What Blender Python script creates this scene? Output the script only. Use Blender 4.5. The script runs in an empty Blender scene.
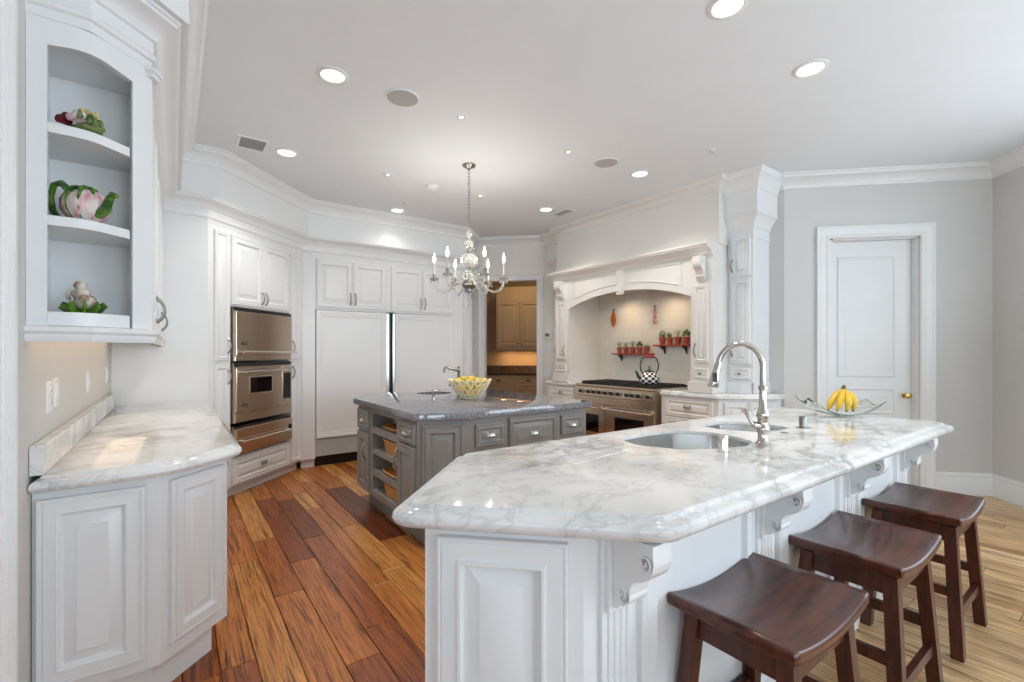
import bpy, bmesh, math, random
from math import sin, cos, pi, radians, sqrt
from mathutils import Matrix, Vector
random.seed(7)
SC = bpy.context.scene
COL = SC.collection
S2 = sqrt(2.0)
CEIL = 3.04

# ------------------------------------------------------------------ camera
cam_d = bpy.data.cameras.new('camera'); cam = bpy.data.objects.new('camera', cam_d); COL.objects.link(cam)
cam.location = (0, 0, 1.33); cam.rotation_euler = (pi/2, 0, radians(9))
cam_d.sensor_fit = 'HORIZONTAL'; cam_d.sensor_width = 36; cam_d.lens = 466/1024*36
cam_d.shift_y = 10/1024; cam_d.clip_start = 0.05
SC.camera = cam

# ------------------------------------------------------------------ world, exposure
W = bpy.data.worlds.new('world'); SC.world = W; W.use_nodes = True
W.node_tree.nodes['Background'].inputs[0].default_value = (.80, .90, 1.0, 1)
W.node_tree.nodes['Background'].inputs[1].default_value = 1.0
SC.view_settings.view_transform = 'Standard'; SC.view_settings.look = 'None'
SC.view_settings.exposure = -0.09; SC.view_settings.gamma = 1.0
SC.view_settings.use_curve_mapping = False

def area(name, loc, direction, sx, sy, power, color):
    d = bpy.data.lights.new(name, 'AREA'); d.shape = 'RECTANGLE'; d.size = sx; d.size_y = sy
    d.energy = power; d.color = color
    o = bpy.data.objects.new(name, d); COL.objects.link(o); o.location = loc
    o.rotation_euler = Vector(direction).to_track_quat('-Z', 'Y').to_euler()
    return o
def NM(n, m, z=0.0): return ((n-m)/S2, (n+m)/S2, z)
DAY = (.68, .84, 1.0); DAY2 = (.77, .885, 1.0)
# daylight in the tall windows of the great room behind the camera and along the right wall,
# (each right-hand window also gets an added up-tilted fill lamp for the ceiling)
for X_ in (-4.4, -2.0, .4, 2.6): area('daylight_back', (X_, -11.06, 1.65), (0, 1, -.02), 1.9, 2.4, 80, DAY)
for Y_, P_W in ((2.9, 16), (.6, 18), (-1.9, 30)): area('daylight_right', (3.76, Y_, 1.65), (-1, 0, .1), 1.7, 2.3, P_W, DAY2)
for Y_, P_W in ((2.9, 25), (.6, 60), (-1.9, 72)): area('ceiling_fill', (3.80, Y_, 1.5), (-.75, 0, .75), 1.7, 1.6, P_W, DAY2)

# ------------------------------------------------------------------ materials
def mat(name, col=(.8, .8, .8), rough=.5, metal=0.0, **k):
    m = bpy.data.materials.new(name); m.use_nodes = True
    b = m.node_tree.nodes['Principled BSDF']
    b.inputs['Base Color'].default_value = (*col, 1); b.inputs['Roughness'].default_value = rough
    b.inputs['Metallic'].default_value = metal
    for kk, v in k.items():
        b.inputs[kk].default_value = v
    return m
def nodes(m): return m.node_tree.nodes, m.node_tree.links, m.node_tree.nodes['Principled BSDF']
def ramp(N, stops):
    r = N.new('ShaderNodeValToRGB'); e = r.color_ramp.elements
    while len(e) > 1: e.remove(e[-1])
    e[0].position = stops[0][0]; e[0].color = (*stops[0][1], 1)
    for p, c in stops[1:]:
        x = e.new(p); x.color = (*c, 1)
    return r
def coords(N, L, scale=(1, 1, 1), rot=(0, 0, 0)):
    t = N.new('ShaderNodeTexCoord'); mp = N.new('ShaderNodeMapping')
    mp.inputs['Scale'].default_value = scale; mp.inputs['Rotation'].default_value = rot
    L.new(t.outputs['Object'], mp.inputs['Vector']); return mp.outputs['Vector']
def noise(N, L, vec, scale, detail=3, rough=.5, dist=0):
    n = N.new('ShaderNodeTexNoise'); n.inputs['Scale'].default_value = scale; n.inputs['Detail'].default_value = detail
    n.inputs['Roughness'].default_value = rough; n.inputs['Distortion'].default_value = dist
    L.new(vec, n.inputs['Vector']); return n
def mixc(N, L, fac, a, b, mode='MIX'):
    x = N.new('ShaderNodeMix'); x.data_type = 'RGBA'; x.blend_type = mode
    for s, v in ((0, fac), (6, a), (7, b)):
        if hasattr(v, 'is_linked'): L.new(v, x.inputs[s])
        elif s == 0: x.inputs[0].default_value = v
        else: x.inputs[s].default_value = (*v, 1)
    return x.outputs[2]
def paint(name, col, rough=.4):
    m = mat(name, col, rough); N, L, b = nodes(m)
    n = noise(N, L, coords(N, L), 5, 4)
    c = mixc(N, L, n.outputs['Fac'], tuple(c*.97 for c in col), tuple(min(1, c*1.02) for c in col))
    L.new(c, b.inputs['Base Color'])
    n2 = noise(N, L, coords(N, L), 160, 2); bp = N.new('ShaderNodeBump'); bp.inputs['Strength'].default_value = .03
    bp.inputs['Distance'].default_value = .002
    L.new(n2.outputs['Fac'], bp.inputs['Height']); L.new(bp.outputs['Normal'], b.inputs['Normal'])
    return m
def marble(name):
    m = mat(name, rough=.07); N, L, b = nodes(m)
    v = coords(N, L)
    w = noise(N, L, v, 1.6, 4, .55)
    add = N.new('ShaderNodeMixRGB'); add.blend_type = 'ADD'; add.inputs[0].default_value = .55
    L.new(v, add.inputs[1]); L.new(w.outputs['Color'], add.inputs[2])
    def vein(scale, width, lo, sq):
        mp = N.new('ShaderNodeMapping'); mp.inputs['Scale'].default_value = sq; mp.inputs['Rotation'].default_value = (0, 0, .5)
        L.new(add.outputs[0], mp.inputs['Vector'])
        n = noise(N, L, mp.outputs['Vector'], scale, 9, .62, .6)
        s = N.new('ShaderNodeMath'); s.operation = 'SUBTRACT'; s.inputs[1].default_value = .5; L.new(n.outputs['Fac'], s.inputs[0])
        a = N.new('ShaderNodeMath'); a.operation = 'ABSOLUTE'; L.new(s.outputs[0], a.inputs[0])
        r = ramp(N, [(0, (lo,)*3), (width*.35, ((1+lo)/2+.08,)*3), (width, (1, 1, 1))]); L.new(a.outputs[0], r.inputs[0]); return r.outputs[0]
    v1 = vein(1.5, .10, .47, (1, 1.9, 1)); v2 = vein(3.2, .07, .80, (1, 1.6, 1))
    cl = noise(N, L, v, 2.4, 5, .6); rc = ramp(N, [(.32, (.66, .66, .65)), (.46, (.80, .795, .78)), (.62, (.85, .845, .83))]); L.new(cl.outputs['Fac'], rc.inputs[0])
    msk = noise(N, L, v, 1.3, 2); rm = ramp(N, [(.42, (0, 0, 0)), (.62, (1, 1, 1))]); L.new(msk.outputs['Fac'], rm.inputs[0])
    c1 = mixc(N, L, 1.0, rc.outputs[0], v2, 'MULTIPLY')
    c2 = mixc(N, L, 1.0, c1, v1, 'MULTIPLY')
    c = mixc(N, L, rm.outputs[0], c1, c2)
    L.new(c, b.inputs['Base Color']); return m
def granite(name):
    m = mat(name, rough=.01, IOR=1.9); N, L, b = nodes(m); v = coords(N, L)
    n = noise(N, L, v, 85, 5, .75); r = ramp(N, [(.36, (.012, .012, .015)), (.45, (.11, .11, .12)), (.53, (.28, .28, .30)), (.66, (.56, .56, .59))])
    L.new(n.outputs['Fac'], r.inputs[0])
    n2 = noise(N, L, v, 24, 3); c = mixc(N, L, n2.outputs['Fac'], r.outputs[0], (.19, .19, .205))
    L.new(c, b.inputs['Base Color']); return m
def wood(name, dark, light, rough, scale=(2, 22, 22), coat=0):
    m = mat(name, rough=rough); N, L, b = nodes(m)
    n = noise(N, L, coords(N, L, scale), 2.2, 7, .6, .5)
    r = ramp(N, [(.3, dark), (.7, light)]); L.new(n.outputs['Fac'], r.inputs[0]); L.new(r.outputs[0], b.inputs['Base Color'])
    if coat: b.inputs['Coat Weight'].default_value = coat; b.inputs['Coat Roughness'].default_value = .12
    return m
def floor_mat():
    m = mat('hickory_planks', rough=.3); N, L, b = nodes(m)
    at = N.new('ShaderNodeAttribute'); at.attribute_name = 'plank'
    sep = N.new('ShaderNodeSeparateColor'); L.new(at.outputs['Color'], sep.inputs[0])
    t = N.new('ShaderNodeTexCoord')
    off = N.new('ShaderNodeCombineXYZ'); mu = N.new('ShaderNodeMath'); mu.operation = 'MULTIPLY'; mu.inputs[1].default_value = 40
    L.new(sep.outputs[1], mu.inputs[0]); L.new(mu.outputs[0], off.inputs[0]); L.new(mu.outputs[0], off.inputs[2])
    va = N.new('ShaderNodeVectorMath'); L.new(t.outputs['Object'], va.inputs[0]); L.new(off.outputs[0], va.inputs[1])
    mp = N.new('ShaderNodeMapping'); mp.inputs['Scale'].default_value = (15, .6, 1); L.new(va.outputs[0], mp.inputs['Vector'])
    g = noise(N, L, mp.outputs['Vector'], 1.7, 8, .64, 2.2)
    mp2 = N.new('ShaderNodeMapping'); mp2.inputs['Scale'].default_value = (70, 2.2, 1); L.new(va.outputs[0], mp2.inputs['Vector'])
    g2 = noise(N, L, mp2.outputs['Vector'], 2.0, 4, .6, .4)
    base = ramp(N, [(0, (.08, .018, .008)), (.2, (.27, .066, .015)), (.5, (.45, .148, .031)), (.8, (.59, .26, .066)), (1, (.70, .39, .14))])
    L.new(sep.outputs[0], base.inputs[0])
    pale = ramp(N, [(0, (.38, .20, .08)), (.5, (.62, .39, .18)), (1, (.74, .52, .28))]); L.new(sep.outputs[0], pale.inputs[0])  # window glare on the right-hand boards, painted in as a paler tint
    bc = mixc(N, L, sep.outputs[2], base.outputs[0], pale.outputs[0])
    gr = ramp(N, [(.32, (.14, .08, .06)), (.40, (.52, .43, .38)), (.47, (.93, .90, .88)), (.58, (1.1, 1.12, 1.12)), (.70, (1.5, 1.6, 1.6))]); L.new(g.outputs['Fac'], gr.inputs[0])
    c = mixc(N, L, 1.0, bc, gr.outputs[0], 'MULTIPLY')
    gr2 = ramp(N, [(.36, (.35, .28, .24)), (.46, (1, 1, 1))]); L.new(g2.outputs['Fac'], gr2.inputs[0])
    c = mixc(N, L, .9, c, gr2.outputs[0], 'MULTIPLY')
    L.new(c, b.inputs['Base Color'])
    bp = N.new('ShaderNodeBump'); bp.inputs['Strength'].default_value = .25; bp.inputs['Distance'].default_value = .003
    L.new(g.outputs['Fac'], bp.inputs['Height']); L.new(bp.outputs['Normal'], b.inputs['Normal'])
    return m
def tile_mat():
    m = mat('cream_wall_tile', rough=.25); N, L, b = nodes(m)
    br = N.new('ShaderNodeTexBrick'); br.offset = .5
    t = N.new('ShaderNodeTexCoord'); mp = N.new('ShaderNodeMapping'); mp.inputs['Rotation'].default_value = (pi/2, 0, 0)
    L.new(t.outputs['Object'], mp.inputs['Vector']); L.new(mp.outputs['Vector'], br.inputs['Vector'])
    br.inputs['Scale'].default_value = 1; br.inputs['Brick Width'].default_value = .2; br.inputs['Row Height'].default_value = .1
    br.inputs['Mortar Size'].default_value = .0025
    br.inputs['Color1'].default_value = (.78, .74, .66, 1); br.inputs['Color2'].default_value = (.82, .785, .71, 1)
    br.inputs['Mortar'].default_value = (.71, .665, .585, 1)
    L.new(br.outputs['Color'], b.inputs['Base Color'])
    bp = N.new('ShaderNodeBump'); bp.inputs['Strength'].default_value = .3; bp.inputs['Distance'].default_value = .002; bp.invert = True
    L.new(br.outputs['Fac'], bp.inputs['Height']); L.new(bp.outputs['Normal'], b.inputs['Normal'])
    return m
def check_mat():
    m = mat('black_white_enamel', rough=.12); N, L, b = nodes(m)
    u = N.new('ShaderNodeUVMap'); ck = N.new('ShaderNodeTexChecker'); ck.inputs['Scale'].default_value = 1
    L.new(u.outputs[0], ck.inputs['Vector'])
    ck.inputs['Color1'].default_value = (.02, .02, .025, 1); ck.inputs['Color2'].default_value = (.85, .85, .82, 1)
    L.new(ck.outputs['Color'], b.inputs['Base Color']); return m
def brushed(name, col, rough):
    m = mat(name, col, rough, 1.0); N, L, b = nodes(m)
    n = noise(N, L, coords(N, L, (8, 8, 3)), 3, 1)
    r = ramp(N, [(.3, (rough*.93,)*3), (.7, (rough*1.07,)*3)]); L.new(n.outputs['Fac'], r.inputs[0]); L.new(r.outputs[0], b.inputs['Roughness'])
    return m
def wicker(name):
    m = mat(name, (.55, .27, .09), .6); N, L, b = nodes(m)
    w = N.new('ShaderNodeTexWave'); w.bands_direction = 'Z'; w.inputs['Scale'].default_value = 22; w.inputs['Distortion'].default_value = 2.5
    w.inputs['Detail Scale'].default_value = 6
    L.new(coords(N, L), w.inputs['Vector']); r = ramp(N, [(0, (.42, .16, .04)), (.6, (.74, .34, .09)), (1, (.85, .48, .16))])
    L.new(w.outputs['Fac'], r.inputs[0]); L.new(r.outputs[0], b.inputs['Base Color'])
    bp = N.new('ShaderNodeBump'); bp.inputs['Strength'].default_value = .6; bp.inputs['Distance'].default_value = .006
    L.new(w.outputs['Fac'], bp.inputs['Height']); L.new(bp.outputs['Normal'], b.inputs['Normal']); return m
def two_tone(name, a, bcol, scale, rough=.3, lo=.42, hi=.58, stretch=(1, 1, 1)):
    m = mat(name, a, rough); N, L, b = nodes(m)
    n = noise(N, L, coords(N, L, stretch), scale, 3); r = ramp(N, [(lo, a), (hi, bcol)]); L.new(n.outputs['Fac'], r.inputs[0])
    L.new(r.outputs[0], b.inputs['Base Color']); return m
def emit(name, col, st):
    m = mat(name, col, .5); b = m.node_tree.nodes['Principled BSDF']
    b.inputs['Emission Color'].default_value = (*col, 1); b.inputs['Emission Strength'].default_value = st; return m

M = {}
M['white'] = paint('white_cabinet_paint', (.83, .84, .84), .35)
M['wall'] = paint('greige_wall_paint', (.66, .65, .625), .6)
M['ceil'] = paint('white_ceiling_paint', (.815, .84, .86), .7)
M['trim'] = paint('white_trim_paint', (.83, .83, .82), .4)
M['hood'] = paint('ivory_hood_paint', (.80, .775, .73), .45)
M['grey'] = paint('grey_island_paint', (.285, .280, .265), .38)
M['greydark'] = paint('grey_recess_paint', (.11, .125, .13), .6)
M['marble'] = marble('white_veined_marble'); M['granite'] = granite('speckled_grey_granite')
M['floor'] = floor_mat(); M['gap'] = mat('plank_gap', (.03, .012, .006), .7)
M['tile'] = tile_mat()
M['stool'] = wood('dark_mahogany', (.026, .006, .0035), (.125, .030, .014), .30, (2, 14, 14), .15)
M['stoolleg'] = wood('dark_mahogany_leg', (.026, .006, .0035), (.115, .028, .013), .32, (16, 16, 1.6), .1)
M['steel'] = brushed('warm_stainless_steel', (.66, .55, .43), .2)
M['steel2'] = brushed('sink_steel', (.72, .72, .71), .24)
M['nickel'] = mat('polished_nickel', (.55, .51, .46), .08, 1)
M['chrome'] = mat('bright_nickel', (.78, .75, .70), .10, 1)
M['pewter'] = mat('antique_pewter', (.30, .28, .26), .3, 1)
M['brass'] = mat('aged_brass', (.62, .43, .18), .25, 1)
M['black'] = mat('black_plastic', (.012, .012, .013), .35)
M['iron'] = mat('black_cast_iron', (.012, .012, .012), .5)
M['bglass'] = mat('black_glass', (.004, .004, .005), .05)
M['red'] = paint('red_lacquer', (.36, .035, .018), .35)
M['terra'] = paint('terracotta', (.45, .085, .04), .5)
M['leaf'] = two_tone('leaf_green', (.05, .13, .03), (.20, .28, .10), 30, .5)
M['leafpale'] = two_tone('grey_green_leaf', (.12, .18, .14), (.33, .38, .32), 40, .6)
M['soil'] = mat('potting_soil', (.05, .03, .02), .9)
M['check'] = check_mat()
M['wicker'] = wicker('orange_wicker')
M['lemon'] = two_tone('lemon_peel', (.80, .55, .06), (.88, .68, .12), 14, .4)
M['lime'] = two_tone('orange_peel', (.78, .48, .10), (.84, .62, .18), 14, .4)
M['ceramic'] = mat('cream_glazed_ceramic', (.80, .74, .54), .2)
M['banana'] = two_tone('banana_peel', (.70, .45, .035), (.60, .44, .06), 6, .45, .4, .75)
M['bananatip'] = mat('banana_stem', (.10, .08, .02), .7)
M['glass'] = mat('clear_glass', (.96, .99, .97), .02, 0, **{'Transmission Weight': 1.0, 'IOR': 1.45})
M['crystal'] = mat('crystal', (.93, .91, .86), .08, 0, **{'Transmission Weight': .78, 'IOR': 1.5})
M['candle'] = mat('ivory_candle_sleeve', (.62, .59, .52), .5)
M['bulb'] = emit('warm_bulb_glow', (1, .86, .62), 10)
M['lamp'] = emit('downlight_glow', (1, .93, .80), 3)
M['plate'] = mat('white_plastic', (.80, .80, .79), .4)
M['vent'] = mat('grey_vent_metal', (.62, .63, .64), .5)
M['speaker'] = mat('speaker_mesh', (.47, .47, .45), .8)
M['pantry'] = paint('tan_pantry_paint', (.42, .30, .19), .5)
M['pantrycab'] = paint('glazed_tan_cabinet', (.50, .37, .23), .4)
M['darkstone'] = two_tone('dark_brown_granite', (.02, .012, .008), (.10, .065, .045), 60, .15)
M['badge'] = mat('dark_badge', (.03, .03, .03), .4)
M['teagreen'] = two_tone('glossy_leaf_glaze', (.015, .09, .012), (.12, .26, .03), 26, .15)
M['teapink'] = two_tone('pink_white_glaze', (.70, .24, .33), (.82, .76, .72), 14, .15, .38, .6, (3, 3, .8))
M['roserd'] = two_tone('dark_red_glaze', (.13, .004, .012), (.26, .02, .03), 40, .2)
M['rosepk'] = two_tone('pale_pink_glaze', (.66, .42, .50), (.85, .80, .78), 60, .2)
M['roseye'] = two_tone('straw_yellow_glaze', (.55, .42, .12), (.70, .62, .32), 60, .25)
M['bunny'] = two_tone('cream_brown_glaze', (.30, .18, .11), (.72, .66, .58), 22, .2, .36, .55)
M['cloth'] = two_tone('patterned_cloth', (.12, .07, .06), (.72, .66, .60), 22, .8, .42, .5)
M['jar'] = two_tone('dark_red_packets', (.12, .015, .012), (.50, .40, .36), 18, .25, .5, .58)
M['chili'] = mat('dried_orange_chili', (.55, .16, .02), .4)
M['garlic'] = two_tone('pink_garlic_skin', (.50, .10, .10), (.78, .60, .55), 40, .5)
M['blue'] = mat('pale_blue_petals', (.42, .48, .66), .6)
M['petal'] = mat('white_petals', (.75, .72, .68), .6)
M['lcd'] = mat('grey_lcd', (.10, .13, .12), .3)

# ------------------------------------------------------------------ mesh builder
class MB:
    def __init__(s, T=None): s.v = []; s.f = []; s.mi = []; s.T = T or Matrix(); s.cur = 0; s.uv = None
    def add(s, vs, fs):
        b = len(s.v); s.v += [s.T @ Vector(p) for p in vs]
        for f in fs: s.f.append([b+i for i in f]); s.mi.append(s.cur)
        return s
    def box(s, x0, x1, y0, y1, z0, z1):
        if x0 > x1: x0, x1 = x1, x0
        if y0 > y1: y0, y1 = y1, y0
        if z0 > z1: z0, z1 = z1, z0
        return s.add([(x0,y0,z0),(x1,y0,z0),(x1,y1,z0),(x0,y1,z0),(x0,y0,z1),(x1,y0,z1),(x1,y1,z1),(x0,y1,z1)],
              [(0,3,2,1),(4,5,6,7),(0,1,5,4),(1,2,6,5),(2,3,7,6),(3,0,4,7)])
    def cbox(s, x0, x1, y0, y1, z0, z1, c=.004):     # box whose vertical and top edges are eased
        return s.slab([(x0,y0),(x1,y0),(x1,y1),(x0,y1)], [(-c,z0),(0,z0+c),(0,z1-c),(-c,z1)])
    def rings(s, rs, cap0=True, cap1=True, closed=True):
        n = len(rs[0]); vs = [p for r in rs for p in r]; fs = []
        for i in range(len(rs)-1):
            for j in range(n if closed else n-1):
                k = (j+1) % n; fs.append((i*n+j, i*n+k, (i+1)*n+k, (i+1)*n+j))
        if cap0: fs.append(tuple(reversed(range(n))))
        if cap1: fs.append(tuple((len(rs)-1)*n+j for j in range(n)))
        return s.add(vs, fs)
    def prism(s, poly, z0, z1): return s.rings([[(x,y,z0) for x,y in poly], [(x,y,z1) for x,y in poly]])
    def extr(s, poly, vec):
        v = Vector(vec); return s.rings([[tuple(p) for p in poly], [tuple(Vector(p)+v) for p in poly]])
    def slab(s, poly, prof):                         # prof: (offset outward, z)
        return s.rings([[(x,y,z) for x,y in offset(poly, o)] for o, z in prof])
    def lathe(s, prof, c=(0,0,0), seg=24, axis='Z', cap0=True, cap1=True):
        rs = []
        for r, h in prof:
            ring = []
            for k in range(seg):
                a = 2*pi*k/seg; p = (r*cos(a), r*sin(a), h)
                if axis == '-Y': p = (p[0], -p[2], p[1])
                elif axis == 'X': p = (p[2], p[0], p[1])
                ring.append((c[0]+p[0], c[1]+p[1], c[2]+p[2]))
            rs.append(ring)
        return s.rings(rs, cap0, cap1)
    def tube(s, pts, r, seg=8, closed=False, flat=1.0):
        pts = [Vector(p) for p in pts]; n = len(pts); R = r if isinstance(r, (list, tuple)) else [r]*n
        rs = []; up = None
        for i, p in enumerate(pts):
            a = pts[(i-1) % n] if (closed or i > 0) else p; b = pts[(i+1) % n] if (closed or i < n-1) else p
            t = (b-a).normalized()
            if up is None:
                up = Vector((0,0,1)) if abs(t.z) < .9 else Vector((1,0,0))
            u = (up - t*up.dot(t))
            if u.length < 1e-5: u = t.orthogonal()
            u.normalize(); w = t.cross(u); up = u
            rs.append([tuple(p + (u*cos(2*pi*k/seg) + w*sin(2*pi*k/seg)*flat)*R[i]) for k in range(seg)])
        if closed: rs.append(rs[0])
        return s.rings(rs, not closed, not closed)
    def ball(s, c, rx, ry=None, rz=None, seg=14, rows=8, fn=None):
        ry = ry or rx; rz = rz or rx; rs = []
        for i in range(rows+1):
            ph = -pi/2 + pi*i/rows; cr = max(cos(ph), 1e-3); ring = []
            for k in range(seg):
                a = 2*pi*k/seg; g = fn(a, ph) if fn else 1
                ring.append((c[0]+rx*cr*cos(a)*g, c[1]+ry*cr*sin(a)*g, c[2]+rz*sin(ph)))
            rs.append(ring)
        return s.rings(rs)
    def front(s, x0, x1, z0, z1, y, t, loops):        # slab whose front has nested rectangular steps; (inset, depth)
        rs = [[(x0,y,z0),(x1,y,z0),(x1,y,z1),(x0,y,z1)]]
        for i, dp in loops:
            yy = y-t+dp; rs.append([(x0+i,yy,z0+i),(x1-i,yy,z0+i),(x1-i,yy,z1-i),(x0+i,yy,z1-i)])
        return s.rings(rs)
    def door(s, x0, x1, z0, z1, y=0, t=.022, fr=None):
        w = min(x1-x0, z1-z0); f = fr or min(.062, w*.22); g = min(.034, w*.11); k = min(1, w/.22)
        return s.front(x0, x1, z0, z1, y, t, [(0,.004),(.004,0),(.011,0),(.0135,.005*k),(.0175,.005*k),(.020,.0),(f-.014,0),(f-.010,-.002),(f-.004,.001),(f,.012*k),(f+.006,.014*k),(f+.006+g,.003),(f+.009+g,.0005)])
    def rslab(s, poly, rad, seg, prof, grow=None): return s.rings([[(x,y,z) for x,y in roundpoly(offset(poly, o), [r+max(0, o)*g for r, g in zip(rad, grow or [0]*len(rad))], seg)] for o, z in prof])
    def sweep(s, path, prof, closed=False):
        rs = [[(x,y,z) for x,y in offset(path, o, closed)] for o, z in prof]
        n = len(path); vs = [p for r in rs for p in r]; fs = []
        for i in range(len(prof)-1):
            for j in range(n if closed else n-1):
                k = (j+1) % n; fs.append((i*n+j, i*n+k, (i+1)*n+k, (i+1)*n+j))
        if not closed:
            fs.append(tuple(i*n for i in range(len(prof)))); fs.append(tuple(i*n+n-1 for i in reversed(range(len(prof)))))
        return s.add(vs, fs)
    def build(s, name, m, parent=None, sharp=32, loc=None, recalc=True):
        me = bpy.data.meshes.new(name); me.from_pydata([tuple(p) for p in s.v], [], s.f)
        ms = m if isinstance(m, (list, tuple)) else [m]
        for x in ms: me.materials.append(x)
        for p, i in zip(me.polygons, s.mi): p.material_index = min(i, len(ms)-1)
        bm = bmesh.new(); bm.from_mesh(me); bmesh.ops.remove_doubles(bm, verts=bm.verts, dist=1e-6)
        if recalc: bmesh.ops.recalc_face_normals(bm, faces=bm.faces)
        bm.to_mesh(me); bm.free()
        for p in me.polygons: p.use_smooth = True
        me.set_sharp_from_angle(angle=radians(sharp))
        o = bpy.data.objects.new(name, me); COL.objects.link(o); o.parent = parent
        if loc: o.location = loc
        return o
def offset(poly, d, closed=True):
    n = len(poly); out = []
    for i in range(n):
        p = Vector(poly[i]).to_2d()
        dirs = []
        if closed or i > 0: dirs.append((p-Vector(poly[i-1]).to_2d()).normalized())
        if closed or i < n-1: dirs.append((Vector(poly[(i+1) % n]).to_2d()-p).normalized())
        ns = [Vector((t.y, -t.x)) for t in dirs]
        if len(ns) == 1: q = p+ns[0]*d
        else:
            b = ns[0]+ns[1]; k = b.dot(ns[0]); q = p + b*(d/k if abs(k) > 1e-4 else 0)
        out.append((q.x, q.y))
    return out
def roundpoly(poly, rad, seg=6):
    n = len(poly); out = []
    for i in range(n):
        r = rad[i] if isinstance(rad, (list, tuple)) else rad
        p = Vector(poly[i]); a = Vector(poly[i-1]); b = Vector(poly[(i+1) % n])
        if r <= 0: out.append(tuple(p)); continue
        u = (a-p).normalized(); w = (b-p).normalized(); ang = u.angle(w); tl = r/math.tan(ang/2)
        tl = min(tl, (a-p).length*.49, (b-p).length*.49)
        p0 = p+u*tl; p1 = p+w*tl
        for k in range(seg+1):
            t = k/seg; out.append(tuple(p0*(1-t)**2 + p*2*t*(1-t) + p1*t*t))
    return out
def frame(x, y, th, z=0): return Matrix.Translation((x, y, z)) @ Matrix.Rotation(radians(th), 4, 'Z')
def thing(name, label, cat, loc=(0,0,0), rz=0, group=None):
    o = bpy.data.objects.new(name, None); COL.objects.link(o); o.location = loc; o.rotation_euler = (0, 0, radians(rz))
    o.empty_display_size = .1; return tag(o, label, cat, group)
def tag(o, label, cat, group=None):
    o['label'] = label; o['category'] = cat
    if group: o['group'] = group
    return o
def struct(o): o['kind'] = 'structure'; return o
def copy_tree(o, parent=None):
    c = o.copy(); COL.objects.link(c); c.parent = parent
    for ch in list(o.children): copy_tree(ch, c)
    return c
def text_part(parent, name, txt, size, T, m):
    cu = bpy.data.curves.new('lettering', 'FONT'); cu.body = txt; cu.size = size; cu.align_x = 'CENTER'; cu.align_y = 'CENTER'; cu.extrude = .0006
    to = bpy.data.objects.new('lettering', cu); COL.objects.link(to)
    me = bpy.data.meshes.new_from_object(to.evaluated_get(bpy.context.evaluated_depsgraph_get()))
    bpy.data.objects.remove(to); bpy.data.curves.remove(cu)
    me.transform(T @ Matrix.Rotation(pi/2, 4, 'X')); me.materials.clear(); me.materials.append(m); me.name = name
    o = bpy.data.objects.new(name, me); COL.objects.link(o); o.parent = parent; return o
def cut(o, cutters, solver='EXACT'):
    for c in cutters:
        md = o.modifiers.new('cut', 'BOOLEAN'); md.object = c; md.operation = 'DIFFERENCE'; md.solver = solver
    bpy.context.view_layer.update()
    dg = bpy.context.evaluated_depsgraph_get(); me = bpy.data.meshes.new_from_object(o.evaluated_get(dg))
    o.modifiers.clear(); old = o.data; me.name = old.name; o.data = me; bpy.data.meshes.remove(old)
    for c in cutters:
        me2 = c.data; bpy.data.objects.remove(c); bpy.data.meshes.remove(me2)
    for p in o.data.polygons: p.use_smooth = True
    o.data.set_sharp_from_angle(angle=radians(32))

# hardware; all in the frame of the thing they belong to, T moves them
def pull(par, x, y, z, L=.10, T=None, vert=True, m='pewter', name='handle'):
    mb = MB(T); pts = []
    for k in range(11):
        t = k/10; a = (t-.5)*L; o = .004+.028*sin(pi*t)**.7
        pts.append((x, y-o, z+a) if vert else (x+a, y-o, z))
    mb.tube(pts, [.0055 if 0 < k < 10 else .007 for k in range(11)], 6)
    for e in (-.5, .5):
        c = (x, y, z+e*L) if vert else (x+e*L, y, z); mb.lathe([(.009, 0), (.009, .004), (.005, .007)], c, 8, '-Y')
    return mb.build(name, M[m], par)
def cup(par, x, y, z, a=.045, T=None, m='pewter'):
    mb = MB(T); rs = []
    for i in range(9):
        th = pi*i/8; rs.append([(x+a*cos(th), y-.026*max(sin(th), .05)*cos(p*pi/10)-.001, z-.008+.03*max(sin(th), .05)*sin(p*pi/10)) for p in range(6)])
    mb.rings(rs, True, True, False)
    mb.box(x-a*.95, x+a*.95, y-.003, y, z-.010, z+.018)
    return mb.build('handle', M[m], par)
def knob(par, x, y, z, T=None, m='pewter', r=.012):
    return MB(T).lathe([(r*.6, 0), (r*.45, .008), (r*.7, .012), (r, .018), (r*.95, .023), (r*.4, .027)], (x, y, z), 12, '-Y').build('knob', M[m], par)
def plinth(mb, x0, x1, y0, y1, h, rec): mb.box(x0, x1, y0+rec, y1, 0, h)
def scroll(cx, cz, r0, turns, sgn=1, start=0):
    return [(cx+sgn*cos(start+2*pi*turns*t)*r0*(1-.8*t), cz+sin(start+2*pi*turns*t)*r0*(1-.8*t)) for t in [k/22 for k in range(23)]]
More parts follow.
